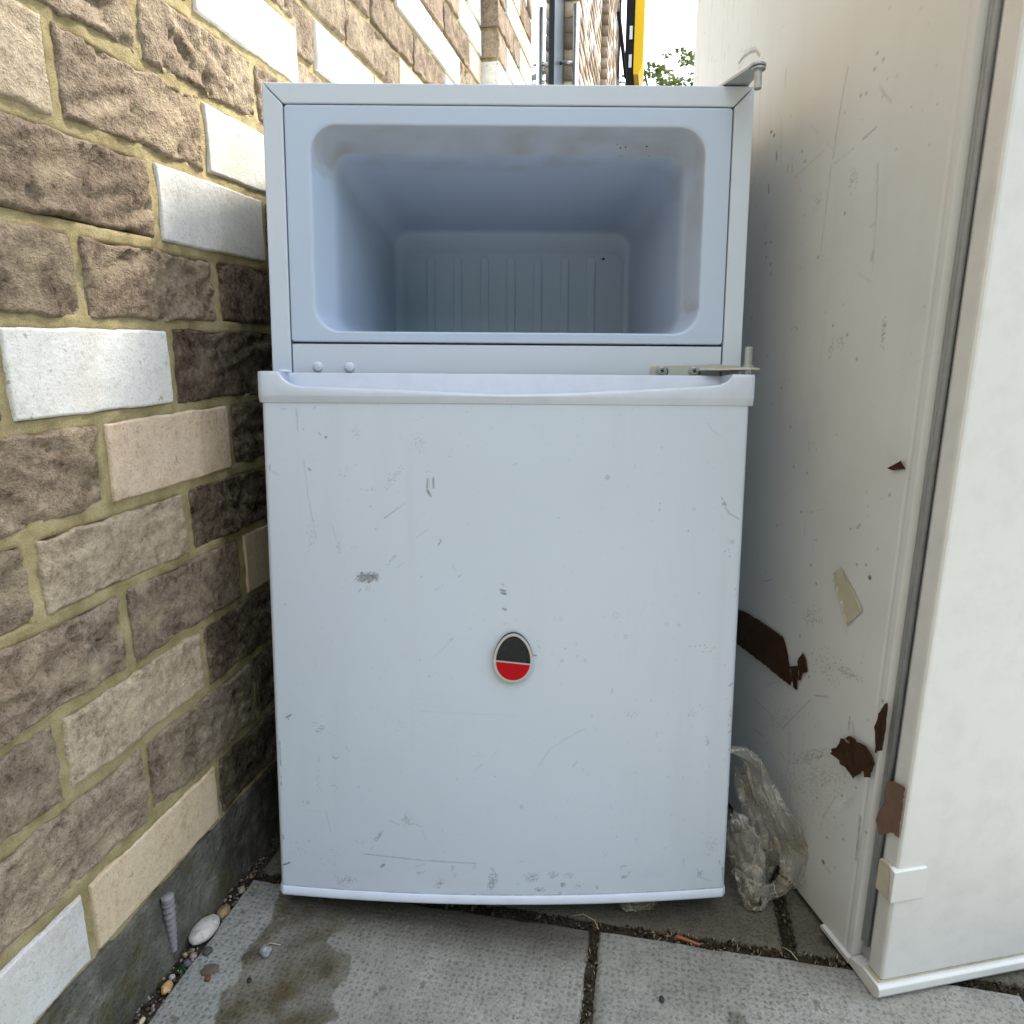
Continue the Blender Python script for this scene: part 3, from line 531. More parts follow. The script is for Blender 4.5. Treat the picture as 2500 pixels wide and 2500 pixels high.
DOOR_MARKS = [
('L',0.8,0.5,[0.0362,0.5287,0.0369,0.509]),
('L',1,0.8,[0.0574,0.5061,0.0595,0.5041]),
('S',0.0018,0.0018,0,0.7,0.8,[0.0645,0.5017]),
('L',1.4,0.8,[0.0464,0.4717,0.0484,0.4697]),
('L',0.8,0.35,[0.042,0.48,0.0451,0.4445,0.0518,0.4035]),
('S',0.0051,0.0204,-8,0.1,0.35,[0.047,0.4072]),
('L',0.7,0.4,[0.0099,0.4682,0.0165,0.4645]),
('L',1,0.6,[0.0074,0.4749,0.0075,0.4694]),
('S',0.0089,0.0064,0,0.12,0.3,[0.0925,0.5057]),
('S',0.0076,0.0115,0,0.2,0.3,[0.1553,0.4965]),
('S',0.014,0.0051,50,0.2,0.4,[0.1294,0.4635]),
('S',0.0076,0.0032,0,0.2,0.4,[0.1084,0.4517]),
('S',0.0051,0.0089,0,0.12,0.3,[0.0818,0.4656]),
('L',0.8,0.7,[0.1201,0.4242,0.1338,0.4346]),
('L',0.7,0.35,[0.1338,0.4346,0.14,0.439]),
('S',0.0089,0.002,45,0.4,0.4,[0.1262,0.3826]),
('L',0.7,0.3,[0.1317,0.375,0.1386,0.3814]),
('L',0.7,0.3,[0.1507,0.4054,0.1631,0.4143]),
('S',0.0121,0.0059,3,0.95,0.85,[0.1017,0.365]),
('S',0.0043,0.0043,0,0.95,0.85,[0.1085,0.3666]),
('L',0.8,0.5,[0.1021,0.3576,0.1008,0.3519]),
('L',1.2,0.6,[0.0952,0.3531,0.0936,0.3505]),
('L',0.7,0.35,[0.1052,0.357,0.1036,0.3519]),
('L',1.6,0.85,[0.1629,0.4631,0.1622,0.4545]),
('L',1.6,0.8,[0.1681,0.4638,0.1684,0.4546]),
('L',1.8,0.95,[0.1622,0.4521,0.1656,0.4463]),
('L',0.7,0.4,[0.1648,0.4637,0.1647,0.4539]),
('S',0.0076,0.0025,0,0.12,0.4,[0.1642,0.4699]),
('L',1.1,0.7,[0.1741,0.4043,0.1754,0.4031,0.1726,0.3987]),
('L',0.9,0.6,[0.1926,0.3678,0.1941,0.3694]),
('L',0.6,0.4,[0.1864,0.3786,0.1901,0.3723]),
('S',0.0023,0.0076,-12,0.35,0.4,[0.0739,0.3961]),
('L',0.7,0.3,[0.0671,0.4198,0.0761,0.3886]),
('D',0.00051,0.6,[0.1113,0.4133]),
('D',0.00051,0.6,[0.1068,0.4356]),
('D',0.00051,0.6,[0.0427,0.509]),
('D',0.00051,0.6,[0.0545,0.53]),
('D',0.00051,0.6,[0.0225,0.5286]),
('D',0.00051,0.6,[0.025,0.5286]),
('D',0.00051,0.6,[0.1558,0.3669]),
('D',0.00051,0.6,[0.0178,0.3353]),
('D',0.00051,0.6,[0.1234,0.4527]),
('L',0.6,0.3,[0.1682,0.353,0.1738,0.3571]),
('D',0.00051,0.6,[0.0315,0.5423]),
('L',1.0,0.9,[0.2346,0.3604,0.2366,0.3595]),
('L',2.0,1,[0.2335,0.3548,0.2376,0.3536]),
('L',2.0,1,[0.2341,0.3518,0.2387,0.3507]),
('L',1.9,1,[0.2356,0.3359,0.2384,0.335]),
('L',0.8,0.4,[0.2371,0.3211,0.2393,0.3208]),
('L',1.5,0.9,[0.2661,0.2887,0.2689,0.2882]),
('L',1,0.5,[0.184,0.3035,0.1859,0.3051]),
('L',0.7,0.35,[0.2701,0.2982,0.273,0.295]),
('R',0.00191,0.8,[0.3356,0.4657]),
('S',0.0017,0.0017,0,0.8,0.3,[0.3356,0.4657]),
('L',0.7,0.4,[0.432,0.5178,0.4353,0.5118,0.4428,0.507]),
('L',0.9,0.8,[0.4487,0.4461,0.4501,0.4436]),
('L',1.0,0.8,[0.4503,0.4387,0.452,0.4418,0.4537,0.4381,0.4503,0.4393]),
('L',0.9,0.8,[0.4529,0.4362,0.4575,0.43,0.4683,0.4241]),
('R',0.00153,0.7,[0.462,0.4016]),
('D',0.00051,0.8,[0.4548,0.3921]),
('D',0.00051,0.8,[0.46,0.3872]),
('D',0.00051,0.8,[0.3877,0.4403]),
('D',0.00051,0.8,[0.3875,0.4341]),
('D',0.00051,0.8,[0.4167,0.4132]),
('D',0.00038,0.5,[0.4583,0.3937]),
('D',0.00038,0.5,[0.4675,0.3542]),
('D',0.00038,0.5,[0.4687,0.348]),
('D',0.00038,0.5,[0.4304,0.3503]),
('D',0.00038,0.5,[0.3873,0.4942]),
('D',0.00038,0.5,[0.2476,0.4784]),
('D',0.00038,0.5,[0.289,0.4264]),
('R',0.0028,0.35,[0.3474,0.3288]),
('R',0.00115,0.6,[0.4112,0.3179]),
('R',0.00153,0.3,[0.3988,0.3195]),
('R',0.00153,0.3,[0.2929,0.3253]),
('L',0.7,0.4,[0.4063,0.4868,0.4057,0.485]),
('L',0.6,0.3,[0.3613,0.4786,0.3614,0.4737]),
('L',0.6,0.3,[0.33,0.4347,0.332,0.4378]),
('S',0.0076,0.0076,0,0.05,0.25,[0.2756,0.507]),
('R',0.00115,0.35,[0.4216,0.4345]),
('L',1.6,0.9,[0.0143,0.216,0.0196,0.2194]),
('D',0.00069,0.9,[0.0169,0.2144]),
('S',0.0052,0.0047,20,0.45,0.5,[0.0503,0.2056]),
('D',0.00083,0.8,[0.0465,0.2029]),
('L',0.8,0.5,[0.0415,0.2133,0.0477,0.2114]),
('L',0.7,0.45,[0.0763,0.1881,0.0797,0.1826]),
('L',1.2,0.6,[0.0625,0.1766,0.0655,0.1741,0.0681,0.1762]),
('L',0.8,0.45,[0.0474,0.1765,0.0472,0.1698]),
('S',0.0022,0.0207,0,0.16,0.4,[0.0465,0.1474]),
('L',0.8,0.5,[0.0598,0.1445,0.0633,0.146,0.066,0.1423]),
('R',0.00152,0.75,[0.0344,0.1247]),
('D',0.00041,0.6,[0.0293,0.1252]),
('D',0.00041,0.6,[0.0202,0.0789]),
('D',0.00041,0.6,[0.0886,0.1454]),
('D',0.00041,0.6,[0.1534,0.2826]),
('D',0.00041,0.6,[0.1628,0.2655]),
('R',0.0011,0.5,[0.0343,0.0816]),
('L',0.7,0.35,[0.0533,0.1158,0.0583,0.093]),
('S',0.008,0.0023,58,0.7,0.6,[0.108,0.0905]),
('L',0.8,0.6,[0.103,0.0871,0.1131,0.0979]),
('S',0.0055,0.0083,-20,0.4,0.45,[0.1374,0.111]),
('L',0.8,0.5,[0.1211,0.1094,0.131,0.1049]),
('L',0.8,0.5,[0.1395,0.1057,0.1466,0.1073,0.1525,0.104]),
('L',0.6,0.4,[0.1536,0.1028,0.1577,0.089]),
('L',1.0,0.65,[0.0912,0.0709,0.1133,0.0698,0.1533,0.0667,0.2089,0.0647]),
('L',0.8,0.5,[0.2089,0.0647,0.2075,0.0585]),
('S',0.0052,0.0022,30,0.85,0.7,[0.1117,0.059]),
('L',0.8,0.5,[0.1467,0.0594,0.1561,0.0625]),
('S',0.0062,0.0019,20,0.35,0.5,[0.1517,0.0527]),
('S',0.0019,0.0041,0,0.5,0.55,[0.1853,0.0592]),
('S',0.0028,0.0036,0,0.25,0.4,[0.1867,0.0506]),
('S',0.0145,0.0052,0,0.35,0.5,[0.0727,0.0405]),
('S',0.0066,0.0055,30,0.5,0.55,[0.1709,0.0412]),
('S',0.0058,0.011,-12,0.55,0.6,[0.2262,0.0431]),
('L',1,0.6,[0.2247,0.0602,0.2319,0.0509]),
('L',0.8,0.5,[0.0639,0.0358,0.0753,0.0312]),
('S',0.0152,0.0055,-20,0.1,0.35,[0.0531,0.0575]),
('S',0.0083,0.0083,0,0.1,0.3,[0.0634,0.0715]),
('S',0.0152,0.0034,5,0.12,0.35,[0.0865,0.084]),
('L',1.2,0.7,[0.0064,0.1903,0.0067,0.1858]),
('L',1.2,0.7,[0.0064,0.1843,0.0067,0.1799]),
('L',1.2,0.7,[0.0064,0.1784,0.0067,0.1725]),
('L',1.2,0.7,[0.0064,0.171,0.0067,0.1636]),
('L',1.2,0.7,[0.0064,0.1516,0.0066,0.1501]),
('L',1.2,0.7,[0.0064,0.1456,0.0066,0.1419]),
('L',1.2,0.7,[0.0063,0.0865,0.0066,0.0819]),
('L',1.8,0.95,[0.0051,0.0522,0.0093,0.0538,0.0122,0.0554]),
('L',0.5,0.3,[0.1636,0.2812,0.1871,0.3055]),
('L',0.5,0.25,[0.1535,0.2286,0.2491,0.2256]),
('S',0.0083,0.0069,0,0.08,0.25,[0.1312,0.2161]),
('S',0.0083,0.0083,0,0.1,0.35,[0.025,0.0728]),
('L',0.7,0.4,[0.0992,0.0763,0.1036,0.081]),
('L',0.7,0.3,[0.2075,0.1657,0.2159,0.1739]),
('D',0.00041,0.5,[0.1769,0.0773]),
('D',0.00041,0.5,[0.1749,0.1006]),
('D',0.00041,0.5,[0.19,0.1573]),
('D',0.00041,0.5,[0.2289,0.1606]),
('R',0.00152,0.5,[0.2945,0.2828]),
('R',0.00152,0.5,[0.3178,0.283]),
('R',0.00166,0.5,[0.3577,0.3071]),
('L',0.7,0.4,[0.271,0.2983,0.273,0.2951]),
('L',0.6,0.4,[0.3085,0.3021,0.3087,0.2986]),
('D',0.00041,0.6,[0.2977,0.2957]),
('D',0.00041,0.6,[0.3099,0.2872]),
('D',0.00041,0.6,[0.4236,0.2958]),
('D',0.00041,0.6,[0.4288,0.2958]),
('D',0.00041,0.6,[0.4338,0.2963]),
('D',0.00041,0.6,[0.4386,0.2966]),
('D',0.00041,0.6,[0.4401,0.2938]),
('D',0.00041,0.6,[0.4488,0.2934]),
('D',0.00041,0.6,[0.4371,0.2898]),
('D',0.00041,0.6,[0.4451,0.2899]),
('D',0.00041,0.5,[0.4609,0.2747]),
('D',0.00041,0.5,[0.4366,0.2334]),
('D',0.00041,0.5,[0.3858,0.2401]),
('D',0.00041,0.5,[0.4497,0.1666]),
('D',0.00041,0.5,[0.372,0.1631]),
('D',0.00041,0.5,[0.3177,0.1679]),
('D',0.00041,0.5,[0.4066,0.1573]),
('D',0.00041,0.5,[0.4221,0.1559]),
('D',0.00041,0.5,[0.3033,0.1348]),
('D',0.00041,0.5,[0.4113,0.1154]),
('D',0.00041,0.5,[0.4054,0.0784]),
('D',0.00041,0.5,[0.3545,0.0931]),
('L',0.8,0.5,[0.346,0.2531,0.3448,0.248]),
('L',0.8,0.5,[0.3259,0.2261,0.3262,0.2247]),
('S',0.0103,0.0055,0,0.15,0.35,[0.3655,0.2257]),
('S',0.0055,0.0055,0,0.18,0.4,[0.4293,0.2254]),
('D',0.00069,0.7,[0.4255,0.223]),
('L',0.7,0.4,[0.3932,0.2069,0.3931,0.201]),
('S',0.0018,0.0076,12,0.45,0.5,[0.4459,0.1947]),
('L',0.6,0.4,[0.2725,0.1713,0.2835,0.1892,0.3028,0.2026,0.3193,0.2115]),
('L',0.6,0.35,[0.3276,0.2137,0.3333,0.2079]),
('L',0.6,0.35,[0.3635,0.1986,0.3638,0.1942]),
('L',0.8,0.5,[0.3075,0.1708,0.3116,0.176]),
('R',0.00166,0.5,[0.2558,0.1277]),
('S',0.0017,0.0022,0,0.4,0.4,[0.2558,0.1277]),
('L',0.6,0.35,[0.3415,0.071,0.3464,0.0757]),
('L',0.6,0.3,[0.3465,0.1283,0.3501,0.1238]),
('L',1.4,0.8,[0.4664,0.2529,0.4701,0.2554]),
('S',0.0012,0.0083,0,0.6,0.5,[0.4687,0.2227]),
('L',1.2,0.6,[0.4679,0.2022,0.4702,0.2044]),
('L',1.2,0.6,[0.4675,0.211,0.4682,0.2096]),
('L',1.2,0.6,[0.4695,0.1845,0.4703,0.183]),
('S',0.0097,0.0124,0,0.18,0.4,[0.4562,0.0787]),
('S',0.0041,0.005,-30,0.5,0.55,[0.4447,0.0469]),
('L',0.8,0.5,[0.4416,0.0523,0.4449,0.043,0.4573,0.0376]),
('S',0.0017,0.0055,0,0.4,0.5,[0.4657,0.0587]),
('S',0.0076,0.0066,30,0.5,0.55,[0.2675,0.0496]),
('S',0.0062,0.0048,0,0.4,0.5,[0.2897,0.0513]),
('S',0.0058,0.003,0,0.55,0.6,[0.2756,0.0356]),
('S',0.003,0.0025,30,0.9,0.65,[0.2999,0.0408]),
('S',0.0019,0.0025,0,0.7,0.5,[0.2972,0.0314]),
('S',0.0069,0.0048,0,0.25,0.4,[0.3069,0.0514]),
('S',0.0055,0.0048,-45,0.35,0.45,[0.3158,0.039]),
('L',1.2,0.6,[0.3351,0.0391,0.336,0.0352]),
('S',0.0058,0.0022,5,0.7,0.6,[0.3643,0.0479]),
('L',0.9,0.6,[0.3678,0.0503,0.3693,0.0537]),
('S',0.0039,0.0014,10,0.6,0.5,[0.3626,0.0592]),
('L',0.8,0.5,[0.4261,0.0646,0.4267,0.0584]),
('L',0.6,0.4,[0.2538,0.067,0.2592,0.0671]),
('S',0.0028,0.0021,0,0.35,0.4,[0.2518,0.0417]),
('S',0.0011,0.003,0,0.4,0.45,[0.3753,0.0882]),
('L',1.3,0.7,[0.4688,0.0525,0.4702,0.0369])]

PANEL_MARKS = [
('L',3.2,0.75,[0.397,0.9185,0.3863,0.9213,0.3707,0.9208,0.3582,0.9176,0.3497,0.9102]),
('L',1.5,0.5,[0.3871,0.9265,0.3713,0.9245,0.3588,0.9215]),
('L',1.5,0.4,[0.3972,0.9127,0.3855,0.916]),
('L',1,0.4,[0.4696,0.9505,0.4693,0.9426]),
('L',1,0.4,[0.436,0.9435,0.4354,0.9343]),
('L',1,0.35,[0.4227,0.9462,0.4234,0.9421]),
('L',1.1,0.6,[0.1857,0.8449,0.1889,0.8295,0.1926,0.8039,0.1952,0.7701]),
('L',1.0,0.5,[0.1965,0.7656,0.1983,0.7316]),
('L',1.0,0.4,[0.1983,0.7316,0.2006,0.6865]),
('L',1.0,0.6,[0.1298,0.7509,0.1243,0.7097,0.1241,0.6983]),
('L',1.0,0.4,[0.1243,0.7097,0.1212,0.6612]),
('L',1.3,0.7,[0.1539,0.776,0.1377,0.7813]),
('L',0.9,0.4,[0.1922,0.7646,0.1654,0.7714]),
('L',0.9,0.4,[0.2608,0.7652,0.2332,0.7737,0.2118,0.78]),
('L',0.9,0.35,[0.2381,0.8101,0.2239,0.7996]),
('L',0.8,0.35,[0.2086,0.7866,0.1966,0.7782]),
('D',0.0018,0.9,[0.3121,0.8229]),
('D',0.0018,0.9,[0.3058,0.8179]),
('L',2.2,0.8,[0.2979,0.7989,0.2962,0.7917]),
('L',2,0.7,[0.3087,0.7693,0.3068,0.7605]),
('L',1.4,0.6,[0.273,0.7811,0.2718,0.7742]),
('L',1.4,0.5,[0.2653,0.7808,0.264,0.7725]),
('L',1,0.4,[0.2915,0.878,0.2914,0.8611]),
('L',1,0.4,[0.294,0.8316,0.2879,0.7898]),
('L',0.8,0.35,[0.3439,0.8815,0.3379,0.8239]),
('L',1.5,0.6,[0.1245,0.6697,0.1234,0.6788]),
('D',0.0015,0.6,[0.2487,0.7887]),
('D',0.0015,0.6,[0.2421,0.7776]),
('D',0.0015,0.6,[0.3053,0.7072]),
('D',0.0015,0.6,[0.294,0.7073]),
('D',0.0015,0.6,[0.3015,0.6922]),
('D',0.0015,0.6,[0.2917,0.6839]),
('D',0.0015,0.6,[0.2887,0.6735]),
('D',0.0015,0.6,[0.1688,0.7169]),
('D',0.0015,0.6,[0.2043,0.6817]),
('L',1.1,0.5,[0.1382,0.8138,0.1318,0.8065,0.1218,0.7972]),
('S',0.008,0.012,0,0.3,0.4,[0.1626,0.7442]),
('S',0.006,0.012,0,0.3,0.4,[0.213,0.7342]),
('D',0.0015,0.5,[0.1375,0.8342]),
('D',0.0015,0.5,[0.1466,0.842]),
('D',0.0015,0.5,[0.148,0.8303]),
('D',0.0015,0.5,[0.1559,0.8138]),
('D',0.0015,0.5,[0.1633,0.8143]),
('L',1.2,0.5,[0.1287,0.699,0.124,0.7029]),
('L',0.9,0.35,[0.1408,0.6618,0.1223,0.652]),
('L',1,0.6,[0.1869,0.1721,0.1702,0.1964,0.143,0.2323]),
('L',1.2,0.6,[0.1377,0.2397,0.1156,0.2498]),
('L',1.2,0.5,[0.2527,0.1765,0.219,0.1769,0.1872,0.1738]),
('L',1,0.4,[0.224,0.2087,0.2012,0.2239]),
('L',1,0.35,[0.2226,0.1999,0.2098,0.1999]),
('L',1,0.45,[0.1757,0.1767,0.1692,0.1361,0.1724,0.1189]),
('L',1,0.5,[0.1715,0.1774,0.1671,0.1412]),
('L',1,0.45,[0.1614,0.1596,0.1573,0.1307]),
('L',0.8,0.35,[0.1493,0.1885,0.1466,0.1722]),
('L',0.9,0.4,[0.1746,0.1136,0.1715,0.0907]),
('L',0.9,0.4,[0.1647,0.1296,0.1568,0.084]),
('L',1,0.5,[0.247,0.1394,0.2203,0.1431]),
('L',1.1,0.4,[0.1884,0.1429,0.1757,0.1395]),
('S',0.05,0.008,-38,0.35,0.45,[0.1331,0.1717]),
('S',0.04,0.012,-35,0.3,0.4,[0.1062,0.1644]),
('S',0.06,0.02,-38,0.18,0.35,[0.1452,0.1295]),
('S',0.05,0.012,-38,0.2,0.35,[0.1944,0.181]),
('S',0.02,0.02,0,0.12,0.35,[0.0847,0.1653]),
('S',0.03,0.02,-20,0.12,0.35,[0.1232,0.2808]),
('S',0.02,0.012,-30,0.25,0.4,[0.1551,0.3212]),
('S',0.03,0.006,-10,0.35,0.45,[0.0961,0.2873]),
('D',0.0012,0.8,[0.1722,0.2919]),
('D',0.0012,0.8,[0.1167,0.1819]),
('D',0.0012,0.8,[0.1157,0.1331]),
('D',0.0012,0.8,[0.0792,0.1606]),
('D',0.0012,0.8,[0.0775,0.3898]),
('D',0.0012,0.8,[0.1495,0.2556]),
('D',0.0012,0.8,[0.0933,0.102]),
('D',0.0012,0.8,[0.0697,0.1184]),
('D',0.0012,0.8,[0.0615,0.1818]),
('D',0.0012,0.8,[0.1093,0.1528]),
('D',0.0012,0.8,[0.0407,0.1481]),
('D',0.0012,0.8,[0.0422,0.284]),
('L',1.5,0.7,[0.0813,0.2459,0.0813,0.2331]),
('L',1.5,0.5,[0.0775,0.2433,0.0725,0.2334]),
('L',1.4,0.4,[0.1034,0.1174,0.0876,0.1548]),
('S',0.01,0.03,-35,0.12,0.3,[0.0944,0.1379]),
('L',2.2,0.75,[0.0508,0.1576,0.0497,0.1322,0.0493,0.1109]),
('L',1.2,0.4,[0.156,0.0903,0.1526,0.087]),
('S',0.06,0.03,-40,0.1,0.3,[0.1257,0.1102]),
('L',1,0.5,[0.1893,0.5006,0.1883,0.4902]),
('L',1,0.35,[0.1847,0.4995,0.184,0.4952]),
('L',1.1,0.5,[0.2557,0.3267,0.2476,0.3284,0.2325,0.3366]),
('D',0.0022,0.95,[0.0778,0.3896]),
('D',0.0013,0.7,[0.0997,0.4337]),
('D',0.0013,0.7,[0.1114,0.4271]),
('D',0.0013,0.7,[0.1019,0.4309]),
('D',0.0013,0.7,[0.2126,0.4698]),
('D',0.0013,0.7,[0.188,0.4675]),
('D',0.0013,0.7,[0.192,0.4249]),
('D',0.0013,0.7,[0.1658,0.374]),
('D',0.0013,0.7,[0.0663,0.4697]),
('D',0.0013,0.7,[0.1541,0.358]),
('D',0.0013,0.7,[0.0969,0.3963]),
('D',0.0013,0.7,[0.0846,0.3995]),
('L',0.9,0.4,[0.183,0.4164,0.1814,0.4021]),
('L',1,0.5,[0.1649,0.4013,0.1608,0.4026]),
('L',0.9,0.4,[0.0918,0.4424,0.0895,0.4461]),
('L',0.9,0.35,[0.1667,0.3988,0.1656,0.3881]),
('L',0.9,0.3,[0.1919,0.4244,0.157,0.4353,0.1506,0.4472]),
('S',0.012,0.005,0,0.25,0.35,[0.2324,0.6167]),
('S',0.004,0.012,10,0.3,0.4,[0.1676,0.5962]),
('S',0.006,0.008,0,0.3,0.4,[0.1545,0.599]),
('S',0.003,0.02,0,0.35,0.45,[0.0976,0.6095]),
('D',0.0014,0.6,[0.0973,0.6138]),
('D',0.0014,0.6,[0.1295,0.5847]),
('D',0.0014,0.6,[0.2492,0.5511]),
('D',0.0014,0.6,[0.2252,0.5107]),
('D',0.0014,0.6,[0.3237,0.6272]),
('D',0.0014,0.6,[0.1695,0.6153]),
('D',0.0014,0.6,[0.147,0.6065]),
('D',0.0025,0.8,[0.0943,0.0717]),
('L',1.2,0.5,[0.0911,0.0697,0.0824,0.069])]

# ------------------------------------------------------------------ small fridge freezer in the middle (leans back a little)
FR = frame((-0.24705717, 0.67736874, 0.0073582), (0.99997427, 0.00003234, -0.00717335), (0.00713523, 0.09857194, 0.99510435))
fr = empty('small_fridge_freezer', FR); tag(fr, 'small scuffed white fridge freezer with its freezer door missing, leaning back beside the brick wall', 'fridge')
bm = bmesh.new()   # outer shell, open at the front
x0, x1, y0, y1, z0, z1 = 0.0, 0.475, 0.0215, 0.500, 0.0435, 0.84
for a in ((x0, x0+0.002, y0, y1, z0, z1), (x1-0.002, x1, y0, y1, z0, z1), (x0+0.0025, x1-0.0025, y0, y1, z1-0.002, z1), (x0+0.0025, x1-0.0025, y0, y1, z0, z0+0.002), (x0+0.0025, x1-0.0025, y1-0.002, y1, z0+0.0025, z1-0.0025)): box(bm, *a)
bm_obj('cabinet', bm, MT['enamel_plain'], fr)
def strip(name, pts, ya=0.0, yb=0.021, mat='enamel_plain', bev=0.0016):
    bm = bmesh.new(); prism(bm, pts, 'y', ya, yb); return bm_obj(name, bm, MT[mat], fr, False, bev, 3)
g = 0.0005
strip('front_rail', [(g, 0.84), (0.475-g, 0.84), (0.4563-g, 0.8212), (0.0193+g, 0.8212)])
strip('front_stile', [(0.0, 0.84-g), (0.0193, 0.8212-g), (0.0193, 0.0435), (0.0, 0.0435)])
strip('front_stile', [(0.475, 0.84-g), (0.475, 0.0435), (0.4563, 0.0435), (0.4563, 0.8212-g)])
strip('middle_rail', [(0.0203, 0.5945), (0.4553, 0.5945), (0.4553, 0.52), (0.0203, 0.52)], 0.0018, 0.02)
strip('bottom_rail', [(0.0203, 0.075), (0.4553, 0.075), (0.4553, 0.0435), (0.0203, 0.0435)], 0.0018, 0.02)
# freezer liner lofted from the front flange into the compartment
def rr(xa, xb, za, zb, r, nc=12, ns=30):
    P = []
    def side(p, q): P.extend([(p[0]+(q[0]-p[0])*t, p[1]+(q[1]-p[1])*t) for t in np.linspace(0, 1, ns, endpoint=False)])
    def arc(cx, cz, a0): P.extend([(cx+r*math.cos(a0+t), cz+r*math.sin(a0+t)) for t in np.linspace(0, math.pi/2, nc, endpoint=False)])
    side((xa+r, za), (xb-r, za)); arc(xb-r, za+r, -math.pi/2); side((xb, za+r), (xb, zb-r)); arc(xb-r, zb-r, 0)
    side((xb-r, zb), (xa+r, zb)); arc(xa+r, zb-r, math.pi/2); side((xa, zb-r), (xa, za+r)); arc(xa+r, za+r, math.pi)
    return np.array(P)
loops = []
def lp(xa, xb, za, zb, r, y): loops.append(np.concatenate([rr(xa, xb, za, zb, r), np.full((4*42, 1), y)], 1))
lp(0.0203, 0.4553, 0.5963, 0.8203, 0.0035, 0.016); lp(0.0203, 0.4553, 0.5963, 0.8203, 0.0035, 0.0018); lp(0.0207, 0.4549, 0.5967, 0.8199, 0.0033, 0.00052); lp(0.0215, 0.4541, 0.5975, 0.8191, 0.003, 0.0003)
OX0, OX1, OZ0, OZ1 = 0.0452, 0.4302, 0.6062, 0.8020
for t in np.linspace(0.1, 1, 9): lp(0.0215+t*(OX0-0.0007-0.0215), 0.4541-t*(0.4541-OX1-0.0007), 0.5975+t*(OZ0-0.0007-0.5975), 0.8191-t*(0.8191-OZ1-0.0007), 0.003+t*0.023, 0.0003)
lp(OX0, OX1, OZ0, OZ1, 0.0258, 0.0009); lp(OX0+0.0010, OX1-0.0010, OZ0+0.0008, OZ1-0.0012, 0.0255, 0.0028)
for t in np.linspace(0.15, 1, 7): lp(OX0+0.001+t*0.0105, OX1-0.001-t*0.0088, OZ0+0.0008+t*0.0008, OZ1-0.0012-t*0.0118, 0.0255-t*0.004, 0.0028+t*0.0245)
lp(0.0578, 0.4192, 0.6075, 0.7878, 0.021, 0.0295); lp(0.0600, 0.4172, 0.6070, 0.7862, 0.0205, 0.034)
for t in np.linspace(0.08, 1, 16): lp(0.0600+t*0.0220, 0.4172-t*0.0142, 0.6070+t*0.002, 0.7862-t*0.0152, 0.0205+t*0.0045, 0.034+t*0.224)
lp(0.0828, 0.4020, 0.6105, 0.7700, 0.025, 0.264); lp(0.0850, 0.3995, 0.613, 0.7675, 0.023, 0.2685); lp(0.088, 0.3965, 0.616, 0.7645, 0.021, 0.270)
lp(0.0965, 0.3950, 0.620, 0.7455, 0.018, 0.2702); lp(0.0990, 0.3925, 0.621, 0.7430, 0.018, 0.2694); lp(0.1015, 0.3900, 0.622, 0.7405, 0.017, 0.2691)
lp(0.16, 0.33, 0.66, 0.70, 0.01, 0.2691)
A = np.array(loops); nl, npt = A.shape[:2]; V = np.stack([A[..., 0], A[..., 2], A[..., 1]], -1)
V = np.concatenate([V, V[:, :1]], 1); F = grid_faces(nl, npt+1)
c0 = np.array([[0.245, 0.2691, 0.68]]); nv = nl*(npt+1)
Ff = [tuple(f) for f in F.tolist()] + [((nl-1)*(npt+1)+i, (nl-1)*(npt+1)+i+1, nv) for i in range(npt)]
VV = np.concatenate([V.reshape(-1, 3), c0])
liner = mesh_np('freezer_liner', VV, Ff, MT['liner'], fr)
X, Y, Z = VV[:, 0], VV[:, 1], VV[:, 2]; al = np.zeros(len(VV)); cc = np.tile([0.34, 0.29, 0.20], (len(VV), 1))
flare = (Y > 0.0005) & (Y < 0.031)
al = np.where(flare & (Z > 0.77), 0.22 + 0.45*np.clip(fbm(X*40, Z*40+Y*90, 3)-0.35, 0, 1)*1.4, al)
al = np.where(flare & (X > 0.40) & (Z > 0.63), np.maximum(al, 0.10 + 0.5*np.clip(fbm(X*60+Y*40, Z*30, 13)-0.48, 0, 1)*1.6), al)
al = np.where(flare & (X < 0.09) & (Z > 0.76), np.maximum(al, 0.22), al)
al = np.where((Y > 0.0006) & (Y < 0.0045) & (Z > 0.79), np.maximum(al, 0.35*fbm(X*70, Y*0, 23)), al)
al = np.where((Y > 0.028) & (Y < 0.07) & (Z > 0.75), np.maximum(al, 0.30*np.clip(fbm(X*50, Y*80, 33)-0.42, 0, 1)*2.2), al)
color_attr(liner, np.concatenate([cc, al[:, None]], 1))
for x in (0.132, 0.1685, 0.205, 0.241, 0.2775, 0.314, 0.350):
    bm = bmesh.new(); pts = [(x-0.0052, 0.6205), (x+0.0052, 0.6205)] + [(x+0.0052*math.cos(a), 0.732+0.0052*math.sin(a)) for a in np.linspace(0, math.pi, 9)]
    prism(bm, pts, 'y', 0.2672, 0.2705); bm_obj('liner_rib', bm, MT['liner_plain'], fr, False, 0.0008, 2)
